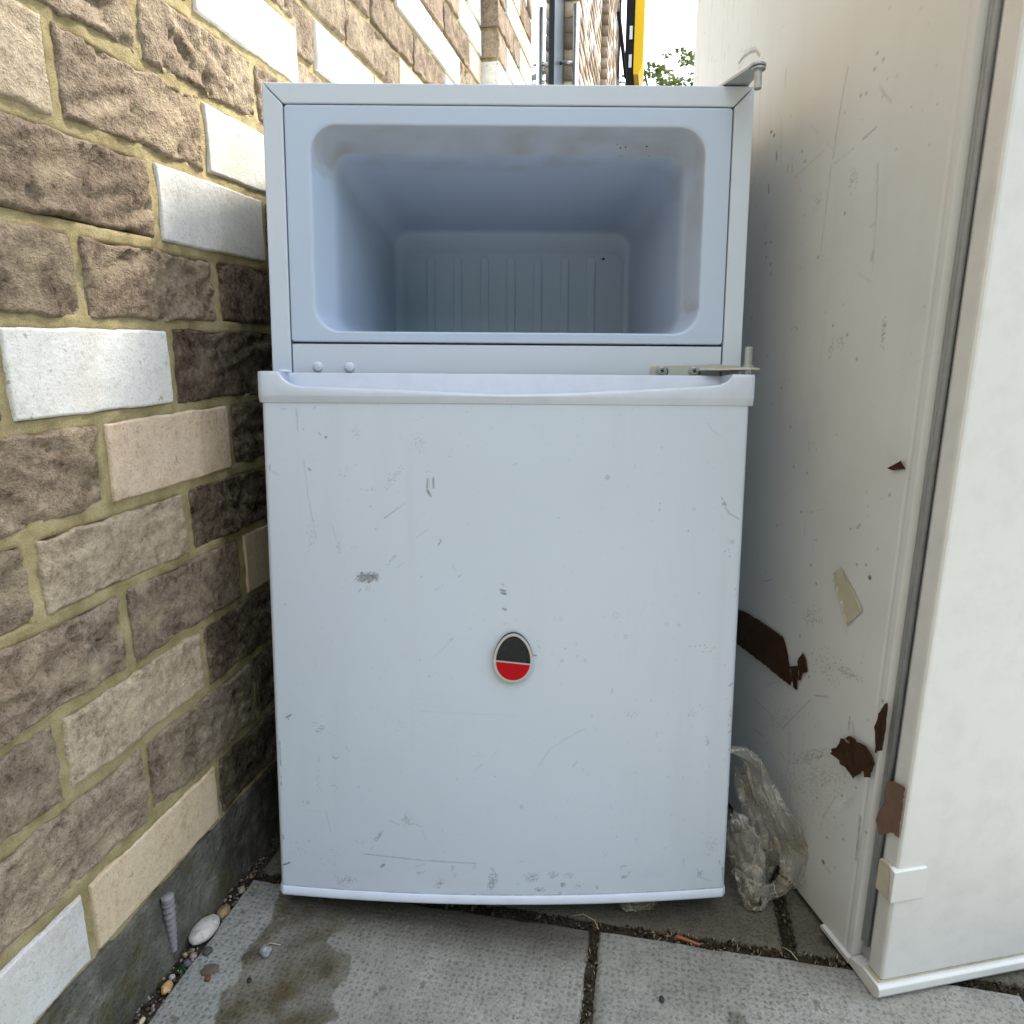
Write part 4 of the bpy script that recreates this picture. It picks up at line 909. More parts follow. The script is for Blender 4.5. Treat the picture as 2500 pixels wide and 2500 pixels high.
# small dirt spots in the opening
bm = bmesh.new()
for x, z, y, r in ((0.355, 0.7905, 0.020, 0.00072), (0.350, 0.7900, 0.021, 0.00078), (0.346, 0.7925, 0.018, 0.00052), (0.376, 0.7910, 0.019, 0.00084), (0.352, 0.786, 0.03, 0.00052), (0.38, 0.785, 0.0286, 0.00046), (0.366, 0.735, 0.2686, 0.0018)):
    bmesh.ops.create_icosphere(bm, subdivisions=1, radius=r, matrix=Matrix.Translation((x, y, z)) @ Matrix.Diagonal((1.5, 0.6, 0.8, 1)))
sp = bm_obj('dirt_specks', bm, MT['dark'], liner)
sp['kind'] = 'stuff'
for x, z in ((0.0459, 0.5712), (0.078, 0.5709)):
    n = 20; prof = [(0.0, 0.0024), (0.0028, 0.0022), (0.0046, 0.0014), (0.0054, 0.0004), (0.0055, -0.0006)]
    vs = [(x, 0.0018-prof[0][1], z)] + [(x+r*math.cos(2*math.pi*i/n), 0.0018-h, z+r*math.sin(2*math.pi*i/n)) for r, h in prof[1:] for i in range(n)]
    fs = [(0, 1+(i+1) % n, 1+i) for i in range(n)] + [(1+(q*n)+i, 1+q*n+(i+1) % n, 1+(q+1)*n+(i+1) % n, 1+(q+1)*n+i) for q in range(3) for i in range(n)]
    mesh_np('plug_cap', vs, fs, MT['plastic'], fr)
# lower door: bowed panel
def bow(x): return 0.015*(1-((x-0.2375)/0.2375)**2)
DX0, DX1, DZ0, DZ1 = 0.0015, 0.4728, 0.0285, 0.5375
xs = np.arange(DX0+0.0002, DX1, 0.001); zs = np.arange(DZ0, DZ1, 0.001); Xg, Zg = np.meshgrid(xs, zs)
w = Wear(Xg, Zg, 0.001, 5)
w.run(DOOR_MARKS)
for q in np.arange(0.004, 0.47, 0.006):
    if rng.random() < 0.8: w.line(1.0, rng.uniform(0.35, 0.8), [q, 0.0292, q+0.0065, 0.0292], None, 0.6)
gr = 0.05*np.clip(fbm(Xg*9, Zg*9, 41)-0.42, 0, 1)*2 + 0.10*np.clip(fbm(Xg*25, Zg*60, 43)-0.52, 0, 1)*np.clip((0.12-Zg)/0.1, 0, 1)*3
ed = np.minimum(Xg-DX0, DX1-Xg); gr = np.maximum(gr, 0.30*np.exp(-ed/0.0025)*fbm(Xg*30, Zg*22, 47) + 0.35*np.exp(-(Zg-DZ0)/0.004)*np.clip(fbm(Xg*45, Zg*30, 48)-0.35, 0, 1)*1.6 + 0.05*np.clip(fbm(Xg*55, Zg*3.5, 49)-0.56, 0, 1)*4)
up = gr > w.a; w.a[up] = gr[up]; w.c[up] = (0.30, 0.27, 0.22)
for _ in range(260):
    w.dot(rng.uniform(0.0002, 0.0006), rng.uniform(0.15, 0.45), (rng.uniform(DX0, DX1), rng.uniform(DZ0, DZ1)))
for _ in range(60):
    x, z, a, L = rng.uniform(0.01, 0.46), rng.uniform(0.03, 0.52), rng.uniform(0, 3.14), rng.uniform(0.004, 0.025); w.line(0.5, rng.uniform(0.08, 0.22), [x, z, x+L*math.cos(a), z+L*math.sin(a)])
d = np.minimum(Xg-DX0, DX1-Xg); r = 0.0045
Yg = -(0.040 + bow(Xg)) + np.where(d < r, r-np.sqrt(np.maximum(r*r-(r-np.minimum(d, r))**2, 0)), 0)
Yg = Yg + 0.0004*(fbm(Xg*6, Zg*6, 45)-0.5)
V = np.stack([Xg, Yg, Zg], -1); L_, R_ = V[:, :1].copy(), V[:, -1:].copy(); L_[..., 1] = -0.003; R_[..., 1] = -0.003; L_[..., 0] = DX0; R_[..., 0] = DX1
V = np.concatenate([L_, V, R_], 1); col = w.rgba(); col = np.concatenate([col[:, :1], col, col[:, -1:]], 1)
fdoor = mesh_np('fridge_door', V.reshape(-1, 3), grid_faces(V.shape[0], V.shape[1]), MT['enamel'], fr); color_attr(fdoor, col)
bm = bmesh.new(); box(bm, DX0+0.003, DX1-0.003, -0.036, -0.004, 0.03, 0.533); bm_obj('door_core', bm, MT['plastic'], fdoor)
# bottom trim, tilted to the light
def sweep(name, xs, profile, mat, parent, smooth=True):
    P = np.array([profile(x) for x in xs]); V = np.stack([np.repeat(np.array(xs)[:, None], P.shape[1], 1), P[..., 0], P[..., 1]], -1)
    F = grid_faces(V.shape[0], V.shape[1], flip=True).tolist(); n = V.shape[1]
    F.append(list(range(n))); F.append([(V.shape[0]-1)*n+i for i in range(n)][::-1])
    o = mesh_np(name, V.reshape(-1, 3), [tuple(f) for f in F], MT[mat], parent, smooth); return o
def trim_prof(x):
    b = -(0.040+bow(x)); e = min(x-0.0005, 0.4738-x); b2 = b + max(0, 0.004-e)*1.2
    return [(-0.004, 0.030), (b2+0.004, 0.0295), (b2-0.0004, 0.0285), (b2-0.0018, 0.0276), (b2-0.0034, 0.0222), (b2-0.0032, 0.0206), (b2-0.0015, 0.0198), (-0.004, 0.0196)]
sweep('door_bottom_trim', list(np.concatenate([np.linspace(0.0005, 0.008, 8), np.linspace(0.012, 0.462, 60), np.linspace(0.466, 0.4738, 8)])), trim_prof, 'plastic', fdoor)
# handle cap with a scooped lip
LIP = np.array([(-0.001, 0.5640), (0.0195, 0.5640), (0.0212, 0.5625), (0.0245, 0.5580), (0.0303, 0.5535), (0.0365, 0.5512), (0.0428, 0.5500), (0.10, 0.5482), (0.17, 0.5455), (0.2376, 0.5432), (0.30, 0.5452), (0.37, 0.5492), (0.4323, 0.5533), (0.4420, 0.5546), (0.4484, 0.5574), (0.4520, 0.5615), (0.4535, 0.5640), (0.4765, 0.5640)])
def cap_prof(x):
    zl = float(np.interp(x, LIP[:, 0], LIP[:, 1])); e = min(x+0.001, 0.4765-x); b = -(0.0435+bow(min(max(x, 0), 0.475))) + max(0, 0.004-e)*0.9
    solid = x < 0.0199 or x > 0.4532; th = 0.0030; tr = 0.522
    if solid: inner = [(b+th*0.4, 0.5643), (b+th, 0.5645), (-0.020, 0.5647), (-0.012, 0.5648), (-0.0085, 0.5649)]
    else: inner = [(b+th*0.8, zl), (b+th, zl-0.0010), (b+th+0.002, tr), (-0.014, tr), (-0.0085, 0.5638)]
    return [(-0.004, 0.5345), (b+0.006, 0.5345), (b+0.0026, 0.5350), (b+0.0018, 0.5372), (b+0.0003, 0.5405), (b, 0.5418), (b, zl-0.0026), (b+0.0005, zl-0.0011), (b+0.0013, zl-0.0002)] + inner + [(-0.0075, 0.5650), (-0.0055, 0.5645), (-0.004, 0.5625)]
xs_ = np.concatenate([[-0.001, 0.0, 0.0015, 0.0035, 0.01, 0.0195, 0.01985, 0.0200, 0.0212, 0.0228, 0.0245, 0.027, 0.0303, 0.0335, 0.0365, 0.0395, 0.0428, 0.05], np.linspace(0.06, 0.42, 40), [0.4280, 0.4323, 0.437, 0.4420, 0.445, 0.4484, 0.4505, 0.4520, 0.4530, 0.45325, 0.454, 0.465, 0.472, 0.474, 0.4755, 0.4765]])
cap = sweep('door_handle_cap', list(xs_), cap_prof, 'plastic', fdoor)
mod = cap.modifiers.new('edge', 'EDGE_SPLIT'); mod.split_angle = math.radians(38)
bm = bmesh.new(); bmesh.ops.create_cone(bm, cap_ends=True, segments=20, radius1=0.0075, radius2=0.006, depth=0.0022, matrix=Matrix.Translation((0.0185, -0.020, 0.5660))); bm_obj('hinge_bush', bm, MT['plastic'], cap, False)
# middle hinge
bm = bmesh.new()
pl = [(0.3835, 0.559), (0.3835, 0.5727), (0.3842, 0.5743), (0.3858, 0.5752), (0.43, 0.5756), (0.452, 0.5768), (0.473, 0.5755), (0.473, 0.5722), (0.445, 0.5715), (0.437, 0.5695), (0.432, 0.566), (0.430, 0.559)]
prism(bm, pl, 'y', -0.0008, 0.00078)
hinge = bm_obj('hinge_plate', bm, MT['gold'], fr, False, 0.0004, 2)
bm = bmesh.new()
tab = [(0.434, -0.0005), (0.430, -0.006), (0.438, -0.014), (0.455, -0.021), (0.466, -0.028), (0.474, -0.031), (0.482, -0.029), (0.487, -0.022), (0.486, -0.014), (0.478, -0.006), (0.472, -0.0005)]
prism(bm, tab, 'z', 0.5698, 0.5718); bm_obj('hinge_arm', bm, MT['gold'], hinge, False, 0.0003, 2)
bm = bmesh.new(); tube(bm, [(0.4752, -0.021, 0.5560), (0.4752, -0.021, 0.5920)], 0.0036, 18); tube(bm, [(0.4752, -0.021, 0.5719), (0.4752, -0.021, 0.5742)], 0.0056, 18); bm_obj('hinge_pin', bm, MT['zinc'], hinge, False, 0.0003, 1)
for x in (0.3945, 0.4270):
    bm = bmesh.new(); n = 22
    bmesh.ops.create_cone(bm, cap_ends=True, segments=n, radius1=0.0058, radius2=0.0056, depth=0.0014, matrix=Matrix.Translation((x, -0.0017, 0.5690)) @ Matrix.Rotation(math.pi/2, 4, 'X'))
    bmesh.ops.create_cone(bm, cap_ends=True, segments=n, radius1=0.0047, radius2=0.0036, depth=0.0018, matrix=Matrix.Translation((x, -0.0034, 0.5696)) @ Matrix.Rotation(math.pi/2, 4, 'X'))
    scw = bm_obj('screw', bm, MT['zinc'], hinge, False, 0.0002, 1)
    bm = bmesh.new()
    for a in (0.5, 0.5+math.pi/2):
        q = Matrix.Translation((x, -0.0044, 0.5696)) @ Matrix.Rotation(a, 4, 'Y')
        vv = bmesh.ops.create_cube(bm, size=1, matrix=q @ Matrix.Diagonal((0.0044, 0.0006 + 0.0001*a, 0.0011, 1)))
    bm_obj('cross_recess', bm, MT['dark'], scw)
    bm = bmesh.new(); bmesh.ops.create_cone(bm, cap_ends=True, segments=18, radius1=0.0045, radius2=0.0045, depth=0.0006, matrix=Matrix.Translation((x+0.0026, -0.00085, 0.5690)) @ Matrix.Rotation(math.pi/2, 4, 'X')); bm_obj('slot', bm, MT['dark'], hinge)
# top hinge
bm = bmesh.new()
tip = [(0.4655+0.0078*math.cos(a), -0.0345+0.0078*math.sin(a)) for a in np.linspace(math.radians(160), math.radians(390), 14)]
pl = [(0.420, 0.052), (0.420, 0.030), (0.441, 0.012), (0.4435, 0.004)] + tip + [(0.4718, -0.022), (0.4702, -0.012), (0.4695, 0.002), (0.4695, 0.052)]
prism(bm, pl, 'z', 0.8408, 0.8430); th = bm_obj('top_hinge_plate', bm, MT['zinc'], fr, False, 0.0004, 2)
bm = bmesh.new(); tube(bm, [(0.4665, -0.0345, 0.8225), (0.4665, -0.0345, 0.8405)], 0.0036, 18); tube(bm, [(0.4665, -0.0345, 0.8385), (0.4665, -0.0345, 0.8404)], 0.0066, 18); bm_obj('hinge_pin', bm, MT['zinc'], th, False, 0.0003, 1)
for x in (0.05, 0.425):
    bm = bmesh.new(); tube(bm, [(x, 0.045, -0.001), (x, 0.045, 0.008)], 0.014, 16); tube(bm, [(x, 0.045, 0.008), (x, 0.045, 0.0440)], 0.006, 12); bm_obj('foot', bm, MT['black'], fr)

# magnet on the door: plain rounded two-colour badge with a pale rim
mg = empty('fridge_magnet', FR @ Matrix.Translation((0.2462, -0.0556, 0.2622))); tag(mg, 'small red and black magnet with pale rim on the small fridge door', 'magnet')
def egg(sx, sz, oz, n=40):
    return [(sx*math.cos(a)*(1-0.12*math.sin(a)), oz + sz*math.sin(a)) for a in [2*math.pi*i/n for i in range(n)]]
def plate(name, pts, ya, yb, mat, parent, bev=0.0003):
    bm = bmesh.new(); prism(bm, pts, 'y', ya, yb); return bm_obj(name, bm, mat, parent, False, bev, 1)
MT['rim'] = simple('pale_magnet_rim', (0.62, 0.58, 0.54), 0.5); MT['mag_back'] = simple('magnet_backing', (0.02, 0.02, 0.022), 0.5)
def scribble(name, a, b):
    m = M(name); n = m.noise(900, 3, 0.7, m.coord('pos', (1, 1, 3))); m.base(m.mix(m.ramp(n, [(0.45, 0), (0.68, 1)]), a, b)); m.set(Roughness=0.45, Specular_IOR_Level=0.1); return m.m
MT['mag_dark'] = scribble('magnet_print_dark', (0.012, 0.012, 0.013), (0.10, 0.10, 0.105)); MT['mag_red'] = scribble('magnet_print_red', (0.52, 0.008, 0.014), (0.60, 0.012, 0.02))
q = -0.0035
plate('backing', egg(0.0192, 0.0250, 0.0255), q, 0.0, MT['mag_back'], mg)
plate('rim', egg(0.0192, 0.0250, 0.0250), q-0.0012, q-0.0001, MT['rim'], mg)
inner = egg(0.0168, 0.0224, 0.0250, 80)
cut = lambda x: 0.0212 - 0.10*x - 6*x*x*0
plate('print_upper', [p for p in inner if p[1] >= cut(p[0])], q-0.0016, q-0.0012, MT['mag_dark'], mg, 0)
lo = [p for p in inner if p[1] < cut(p[0])-0.0003]; plate('print_lower', lo, q-0.0016, q-0.0012, MT['mag_red'], mg, 0)

# ------------------------------------------------------------------ tall fridge on the right
BO = (0.34357173, 0.54346091, 0.0); BFm = frame(BO, (-0.19455188, 0.98089223, 0), (0, 0, 1))   # local x runs to the back, local +y is its left side
bf = empty('tall_fridge', BFm); tag(bf, 'tall off-white fridge with scratched side and torn brown tape, right of the small fridge', 'fridge')
BH = 1.76
s_ = np.arange(0.038, 0.5235, 0.0015); h_ = np.concatenate([np.arange(0.006, 1.20, 0.0015), np.linspace(1.21, BH, 24)]); Sg, Hg = np.meshgrid(s_, h_)
w = Wear(Sg, Hg, 0.0015, 15); w.run(PANEL_MARKS)
for _ in range(190):
    s, h = rng.uniform(0.33, 0.52), rng.uniform(0.55, 1.15); L = rng.uniform(0.004, 0.05)*(1 if rng.random() < 0.85 else 3)
    w.line(rng.uniform(0.5, 1.1), rng.uniform(0.12, 0.42), [s, h, s+rng.uniform(-0.001, 0.001), h+L], None, 0.7)
for _ in range(60):
    s, h, a, L = rng.uniform(0.05, 0.5), rng.uniform(0.02, 1.1), rng.uniform(0, 3.14), rng.uniform(0.01, 0.06); w.line(0.7, rng.uniform(0.06, 0.2), [s, h, s+L*math.cos(a), h+L*math.sin(a)])
for _ in range(230): w.dot(rng.uniform(0.0003, 0.0010), rng.uniform(0.15, 0.55), (rng.uniform(0.04, 0.52), rng.uniform(0.01, 1.15)))
gr = 0.10*np.clip(fbm(Sg*14, Hg*14, 141)-0.50, 0, 1)*2.5 + 0.09*np.clip(fbm(Sg*60, Hg*5, 143)-0.52, 0, 1)*2*(Hg > 0.5)
up = gr > w.a; w.a[up] = gr[up]; w.c[up] = (0.30, 0.29, 0.24)
Yp = 0.0006*np.sin(Sg*9)*0 + 0.0008*(fbm(Sg*4, Hg*4, 145)-0.5) - 0.0009*np.exp(-((Sg-0.0475)/0.0012)**2)
fold = np.exp(-(((Sg-0.075)*0.82+(Hg-0.155)*0.57)/0.004)**2) * np.exp(-(((Sg-0.075)*-0.57+(Hg-0.155)*0.82)/0.018)**2); Yp -= 0.002*fold
V = np.stack([Sg, Yp, Hg], -1); Lc, Rc = V[:, :1].copy(), V[:, -1:].copy(); Lc[..., 1] = -0.012; Rc[..., 1] = -0.012
V = np.concatenate([Lc, V, Rc], 1); col = w.rgba(); col = np.concatenate([col[:, :1], col, col[:, -1:]], 1)
side = mesh_np('side_panel', V.reshape(-1, 3), grid_faces(V.shape[0], V.shape[1], flip=True), MT['enamel_old'], bf); color_attr(side, col)
bm = bmesh.new(); box(bm, 0.040, 0.521, -0.552, -0.003, 0.008, BH-0.002); bm_obj('cabinet', bm, MT['old_plain'], bf)
bm = bmesh.new(); box(bm, 0.019, 0.0395, -0.545, -0.010, 0.012, BH-0.01); gk = bm_obj('door_gasket', bm, MT['gasket'], bf)
for sc_, yy in ((0.0345, -0.0085), (0.0285, -0.0065), (0.0225, -0.0085)):
    bm = bmesh.new(); tube(bm, [(sc_, yy, 0.030), (sc_, yy, BH-0.02)], 0.0026, 8); bm_obj('gasket_bead', bm, MT['gasket'], gk, True)
bm = bmesh.new(); box(bm, -0.001, 0.0185, -0.552, -0.0005, 0.0185, BH); od = bm_obj('fridge_door', bm, MT['plastic_old'], bf, False, 0.004, 3)
bm = bmesh.new(); prism(bm, [(-0.004, 0.004), (-0.006, 0.0075), (-0.0055, 0.0145), (-0.003, 0.0165), (0.018, 0.0165), (0.0365, 0.0105), (0.0365, 0.003), (0.0, 0.001)], 'y', -0.552, 0.004); bm_obj('base_plinth', bm, MT['plastic_old'], bf, False, 0.0008, 2)
bm = bmesh.new(); prism(bm, [(0.0368, 0.0020), (0.0815, 0.0020), (0.083, 0.004), (0.0815, 0.0068), (0.0368, 0.0085)], 'y', -0.02, 0.0045); bm_obj('base_trim', bm, MT['plastic_old'], bf, False, 0.001, 2)
bm = bmesh.new(); prism(bm, [(0.0008, 0.016), (0.0172, 0.016), (0.0185, 0.0185), (-0.0008, 0.0185)], 'y', -0.55, 0.0008); bm_obj('door_lower_seam', bm, MT['yellowed'], od)
bm = bmesh.new(); prism(bm, [(0.0172, 0.1385), (0.0160, 0.1402), (0.0052, 0.1418), (0.0036, 0.1402), (0.0008, 0.1088), (0.0020, 0.1075), (0.0160, 0.1075), (0.0174, 0.1090)], 'y', -0.002, 0.0032); br = bm_obj('hinge_cover', bm, MT['yellowed'], od, False, 0.0010, 2)
bm = bmesh.new(); prism(bm, [(-0.0035, 0.1405), (0.0030, 0.1420), (-0.0005, 0.1085), (-0.0035, 0.1085)], 'y', -0.030, 0.0038); bm_obj('cover_flange', bm, MT['plastic_old'], br, False, 0.0008, 2)
def tape_mat(name, a, b, rough=0.35):
    m = M(name); n = m.noise(60, 5, 0.65); m.base(m.mix(n, a, b)); m.set(Roughness=rough+0.15, Specular_IOR_Level=0.12); m.bump(m.noise(160, 4, 0.7), 0.6, 0.0012); return m.m
MT['tape'] = tape_mat('brown_parcel_tape', (0.028, 0.012, 0.006), (0.085, 0.043, 0.024)); MT['tape_dull'] = tape_mat('faded_brown_tape', (0.15, 0.09, 0.06), (0.26, 0.17, 0.125), 0.5); MT['masking'] = tape_mat('masking_tape', (0.50, 0.47, 0.33), (0.62, 0.60, 0.46), 0.7)
def tape(name, poly, y, mat, parent, lift=0.0012, seed=1, label=None, curl=0.0):
    # triangulated outline with a little crumple and thickness
    bm = bmesh.new(); vs = [bm.verts.new((p[0], 0, p[1])) for p in poly]; bm.faces.new(vs)
    bmesh.ops.triangulate(bm, faces=bm.faces[:])
    for _ in range(4):
        es = [e for e in bm.edges if e.calc_length() > 0.006]
        if not es: break
        bmesh.ops.subdivide_edges(bm, edges=es, cuts=1); bmesh.ops.triangulate(bm, faces=bm.faces[:])
    for v in bm.verts:
        n = float(fbm(np.array([v.co.x*110]), np.array([v.co.z*110]), seed)[0]); e = float(vnoise(np.array([v.co.x*500]), np.array([v.co.z*500]), seed+2)[0])
        v.co.y = y + lift*n + ((curl+0.0018)*max(0, e-0.35)*1.6 if v.is_boundary else 0)
    r = bmesh.ops.extrude_face_region(bm, geom=bm.faces[:])
    for v in [g for g in r['geom'] if isinstance(g, bmesh.types.BMVert)]: v.co.y += 0.0003
    o = bm_obj(name, bm, mat, parent, False)
    if label: o['label'] = label
    return o
tape('brown_tape', [(0.32,0.272),(0.2786,0.2775),(0.248,0.2791),(0.1981,0.2796),(0.1929,0.2658),(0.1864,0.2617),(0.1816,0.2497),(0.1755,0.2384),(0.1773,0.2313),(0.2275,0.2316),(0.2896,0.2296),(0.32,0.229)], 0.0012, MT['tape'], bf, 0.0010, 1, 'dark brown tape strip half hidden behind the small fridge')
tape('brown_tape', [(0.1698,0.264),(0.16,0.2789),(0.1555,0.2758),(0.1542,0.2679),(0.1497,0.2649),(0.1503,0.2604),(0.1563,0.2563),(0.1601,0.2461),(0.164,0.245),(0.1629,0.2551)], 0.0012, MT['tape'], bf, 0.0014, 2)
tape('brown_tape', [(0.1799,0.2532),(0.1678,0.2598),(0.1647,0.2491),(0.1647,0.2324),(0.1717,0.2323),(0.1719,0.242),(0.1763,0.2434)], 0.0012, MT['tape'], bf, 0.0014, 3)
tape('brown_tape', [(0.0952,0.1988),(0.0913,0.2039),(0.0942,0.205),(0.0901,0.2084),(0.0872,0.2111),(0.0851,0.2217),(0.0824,0.221),(0.0766,0.2244),(0.0748,0.2214),(0.0725,0.2227),(0.0764,0.2268),(0.0739,0.2308),(0.0705,0.2326),(0.0654,0.232),(0.0639,0.2302),(0.0571,0.2325),(0.0456,0.2337),(0.0358,0.2271),(0.0383,0.2216),(0.041,0.2073),(0.0452,0.2049),(0.0478,0.2097),(0.0509,0.2072),(0.0622,0.1916),(0.0749,0.1959)], 0.0012, MT['tape_dull'] if False else MT['tape'], bf, 0.004, 4, 'crumpled torn brown tape near the door gasket', 0.003)
tape('brown_tape', [(0.0327,0.2876),(0.0366,0.2847),(0.0397,0.2779),(0.042,0.272),(0.044,0.2573),(0.043,0.2474),(0.0408,0.2392),(0.0406,0.2333),(0.0382,0.2341),(0.0371,0.2535),(0.0391,0.2532),(0.0394,0.2599),(0.0386,0.2693),(0.0376,0.2609),(0.0370,0.2534),(0.0375,0.2365),(0.0321,0.2404),(0.0315,0.256)], 0.0012, MT['tape'], bf, 0.0014, 5)
tape('brown_tape', [(0.0222,0.2156),(0.014,0.221),(-0.0005,0.225),(-0.0010,0.1744),(0.0057,0.1744),(0.0101,0.1715),(0.0213,0.1603),(0.0244,0.1647),(0.0289,0.1712),(0.0261,0.1813),(0.0214,0.1926),(0.0198,0.199)], 0.0012, MT['tape_dull'], bf, 0.0020, 6, 'faded brown tape wrapped round the door edge')
tape('brown_tape', [(0.0701,0.4927),(0.055,0.502),(0.048,0.496),(0.0627,0.4921)], 0.0012, MT['tape'], bf, 0.0012, 7)
tape('masking_tape', [(0.1266,0.3775),(0.1183,0.3866),(0.1143,0.3855),(0.1061,0.3787),(0.0968,0.3716),(0.0917,0.3667),(0.0803,0.3562),(0.0986,0.3346),(0.1066,0.3429),(0.1068,0.349),(0.1144,0.3558),(0.1198,0.3627),(0.121,0.3702)], 0.0010, MT['masking'], bf, 0.0005, 8, 'cream masking tape strip')

# ------------------------------------------------------------------ plastic bag between the fridges, scrap and bits on the ground
def bag_mat(name, alpha):
    m = M(name); warp = m.noise(40, 3, 0.6); co = m.N('ShaderNodeVectorMath'); co.operation = 'ADD'
    vm = m.N('ShaderNodeTexNoise'); vm.inputs['Scale'].default_value = 45; vm.inputs['Detail'].default_value = 3; m.L(m.coord(), vm.inputs['Vector'])
    sc = m.N('ShaderNodeVectorMath'); sc.operation = 'SCALE'; sc.inputs['Scale'].default_value = 0.035; m.L(vm.outputs['Color'], sc.inputs[0])
    m.L(m.coord(), co.inputs[0]); m.L(sc.outputs[0], co.inputs[1])
    cr = m.voro(42, 1.0, co.outputs[0], 'DISTANCE_TO_EDGE'); cr2 = m.voro(100, 1.0, co.outputs[0], 'DISTANCE_TO_EDGE')
    h = m.math('ADD', m.math('MULTIPLY', cr, 1.0), m.math('MULTIPLY', cr2, 0.3))
    m.base(m.ramp(m.noise(25, 3), [(0.35, (0.34, 0.28, 0.20)), (0.62, (0.58, 0.55, 0.48))])); m.set(Roughness=0.20, Specular_IOR_Level=0.8)
    m.bump(h, 0.9, 0.006)
    edge = m.ramp(cr, [(0.01, 0.40), (0.06, 0.0)])
    a = m.math('ADD', m.ramp(m.noise(45, 3, 0.6), [(0.38, alpha-0.12), (0.62, alpha+0.16)]), edge); m.L(a, m.b.inputs['Alpha']); return m.m
MT['bag'] = bag_mat('crinkled_clear_plastic', 0.40)
bag = empty('plastic_bag', None, (0.27, 0.665, 0.0)); tag(bag, 'crumpled dirty clear plastic bag on the ground between the two fridges', 'plastic bag')
def ribbon(name, path, widths, depth, seed, amp=0.006):
    # path in (x, y, z) world; sheet swept across a lateral direction with crumple
    P = np.array(path) - np.array([0.27, 0.665, 0.0]); t = np.linspace(0, 1, len(P)); tt = np.linspace(0, 1, 110)
    Q = np.stack([np.interp(tt, t, P[:, i]) for i in range(3)], 1)
    for _ in range(6): Q[1:-1] = (Q[:-2] + 2*Q[1:-1] + Q[2:])/4
    W = np.interp(tt, np.linspace(0, 1, len(widths)), widths); T = np.gradient(Q, axis=0); T /= np.linalg.norm(T, axis=1)[:, None]
    side = np.cross(T, np.array([0, 1, 0])); side /= np.linalg.norm(side, axis=1)[:, None]; nrm = np.cross(side, T)
    u = np.linspace(-1, 1, 40); U, Ti = np.meshgrid(u, tt); prof = depth*(1-U**2)
    dis = amp*1.5*(fbm(U*1.3+seed, Ti*4, seed, 2)-0.5)*2 + amp*0.9*(1-np.abs(2*fbm(U*3.5+1.5*Ti, Ti*3.2+3, seed+9, 2)-1)-0.7) + amp*0.18*(1-np.abs(2*fbm(U*9, Ti*7, seed+21, 2)-1)-0.7)
    edge = 1 + 0.18*(fbm(Ti*14, U*0+seed, seed+3)-0.5)*2
    V = Q[:, None, :] + side[:, None, :]*(U*edge*W[:, None])[..., None] - nrm[:, None, :]*0 + np.array([0, -1.0, 0])*(prof+dis)[..., None]
    V[..., 2] = np.maximum(V[..., 2], 0.0015)
    return mesh_np(name, V.reshape(-1, 3), grid_faces(110, 40), MT['bag'], bag, True)
ribbon('bag_band', [(0.226,0.70,0.168),(0.248,0.69,0.167),(0.262,0.685,0.158),(0.270,0.68,0.135),(0.284,0.675,0.108),(0.299,0.67,0.080),(0.309,0.665,0.055),(0.306,0.662,0.032),(0.293,0.66,0.014),(0.272,0.655,0.010)], [0.005,0.007,0.009,0.012,0.014,0.016,0.017,0.015,0.012,0.007], 0.006, 3, 0.006)
ribbon('bag_inner', [(0.256,0.705,0.140),(0.262,0.70,0.118),(0.272,0.695,0.092),(0.282,0.69,0.066),(0.280,0.685,0.034),(0.268,0.68,0.008)], [0.008,0.014,0.017,0.018,0.020,0.022], 0.005, 11, 0.008)
ribbon('bag_lobe', [(0.236,0.685,0.098),(0.246,0.675,0.084),(0.255,0.668,0.062),(0.260,0.662,0.038),(0.260,0.658,0.016),(0.260,0.655,0.003)], [0.008,0.017,0.019,0.016,0.012,0.006], 0.010, 19, 0.007)
ribbon('bag_handle', [(0.253,0.658,0.016),(0.256,0.650,0.004),(0.262,0.646,0.003),(0.270,0.648,0.004),(0.278,0.655,0.008)], [0.004,0.003,0.003,0.003,0.004], 0.001, 23, 0.002)
scr = empty('plastic_scrap', None, (0.135, 0.655, 0.0)); tag(scr, 'small clear plastic scrap under the bottom edge of the small fridge', 'plastic')
old = bag; bag = scr
P_ = np.array([0.27, 0.665, 0.0]) - np.array([0.135, 0.655, 0.0])
sv = ribbon('film', [tuple(np.array(p)+P_) for p in [(0.119,0.662,0.010),(0.122,0.650,0.008),(0.130,0.645,0.006),(0.142,0.646,0.006),(0.152,0.652,0.008),(0.155,0.664,0.012)]], [0.006,0.007,0.008,0.008,0.007,0.006], 0.003, 29, 0.003)
bag = old
# pebbles and bits: (along wall, from wall, size a, size b, colour, name, label)
def pebble(name, s, n, z, a, b, h, ang, col, label, cat='stone', rough=0.55, seed=0, jag=0.0, sp=0.25):
    bm = bmesh.new(); bmesh.ops.create_icosphere(bm, subdivisions=4 if a > 0.012 else 3, radius=1.0)
    for v in bm.verts:
        c = v.co; k = 1 + jag*(float(fbm(np.array([c.x*2.2+seed+c.z]), np.array([c.y*2.2+c.z*1.7]), seed)[0])-0.5)*2; v.co = Vector((c.x*a/2*k, c.y*b/2*k, c.z*h/2*k))
    m = M(name+'_surface'); nn = m.noise(220, 5, 0.7); c2 = m.ramp(m.noise(90, 5, 0.7), [(0.35, [x*(1-sp) for x in col]), (0.6, col)])
    m.base(m.mix(m.math('MULTIPLY', m.ramp(nn, [(0.52, 0), (0.66, 1)]), 0.45), c2, [x*0.35 for x in col])); m.set(Roughness=rough); m.bump(nn, 0.4, 0.0008)
    w = WF @ Vector((s, -n, z + h*0.42)); o = bm_obj(name, bm, m.m, None, True); o.location = w; o.rotation_euler = (0, 0, math.atan2(WALL_X[1], WALL_X[0]) + ang)
    return tag(o, label, cat)
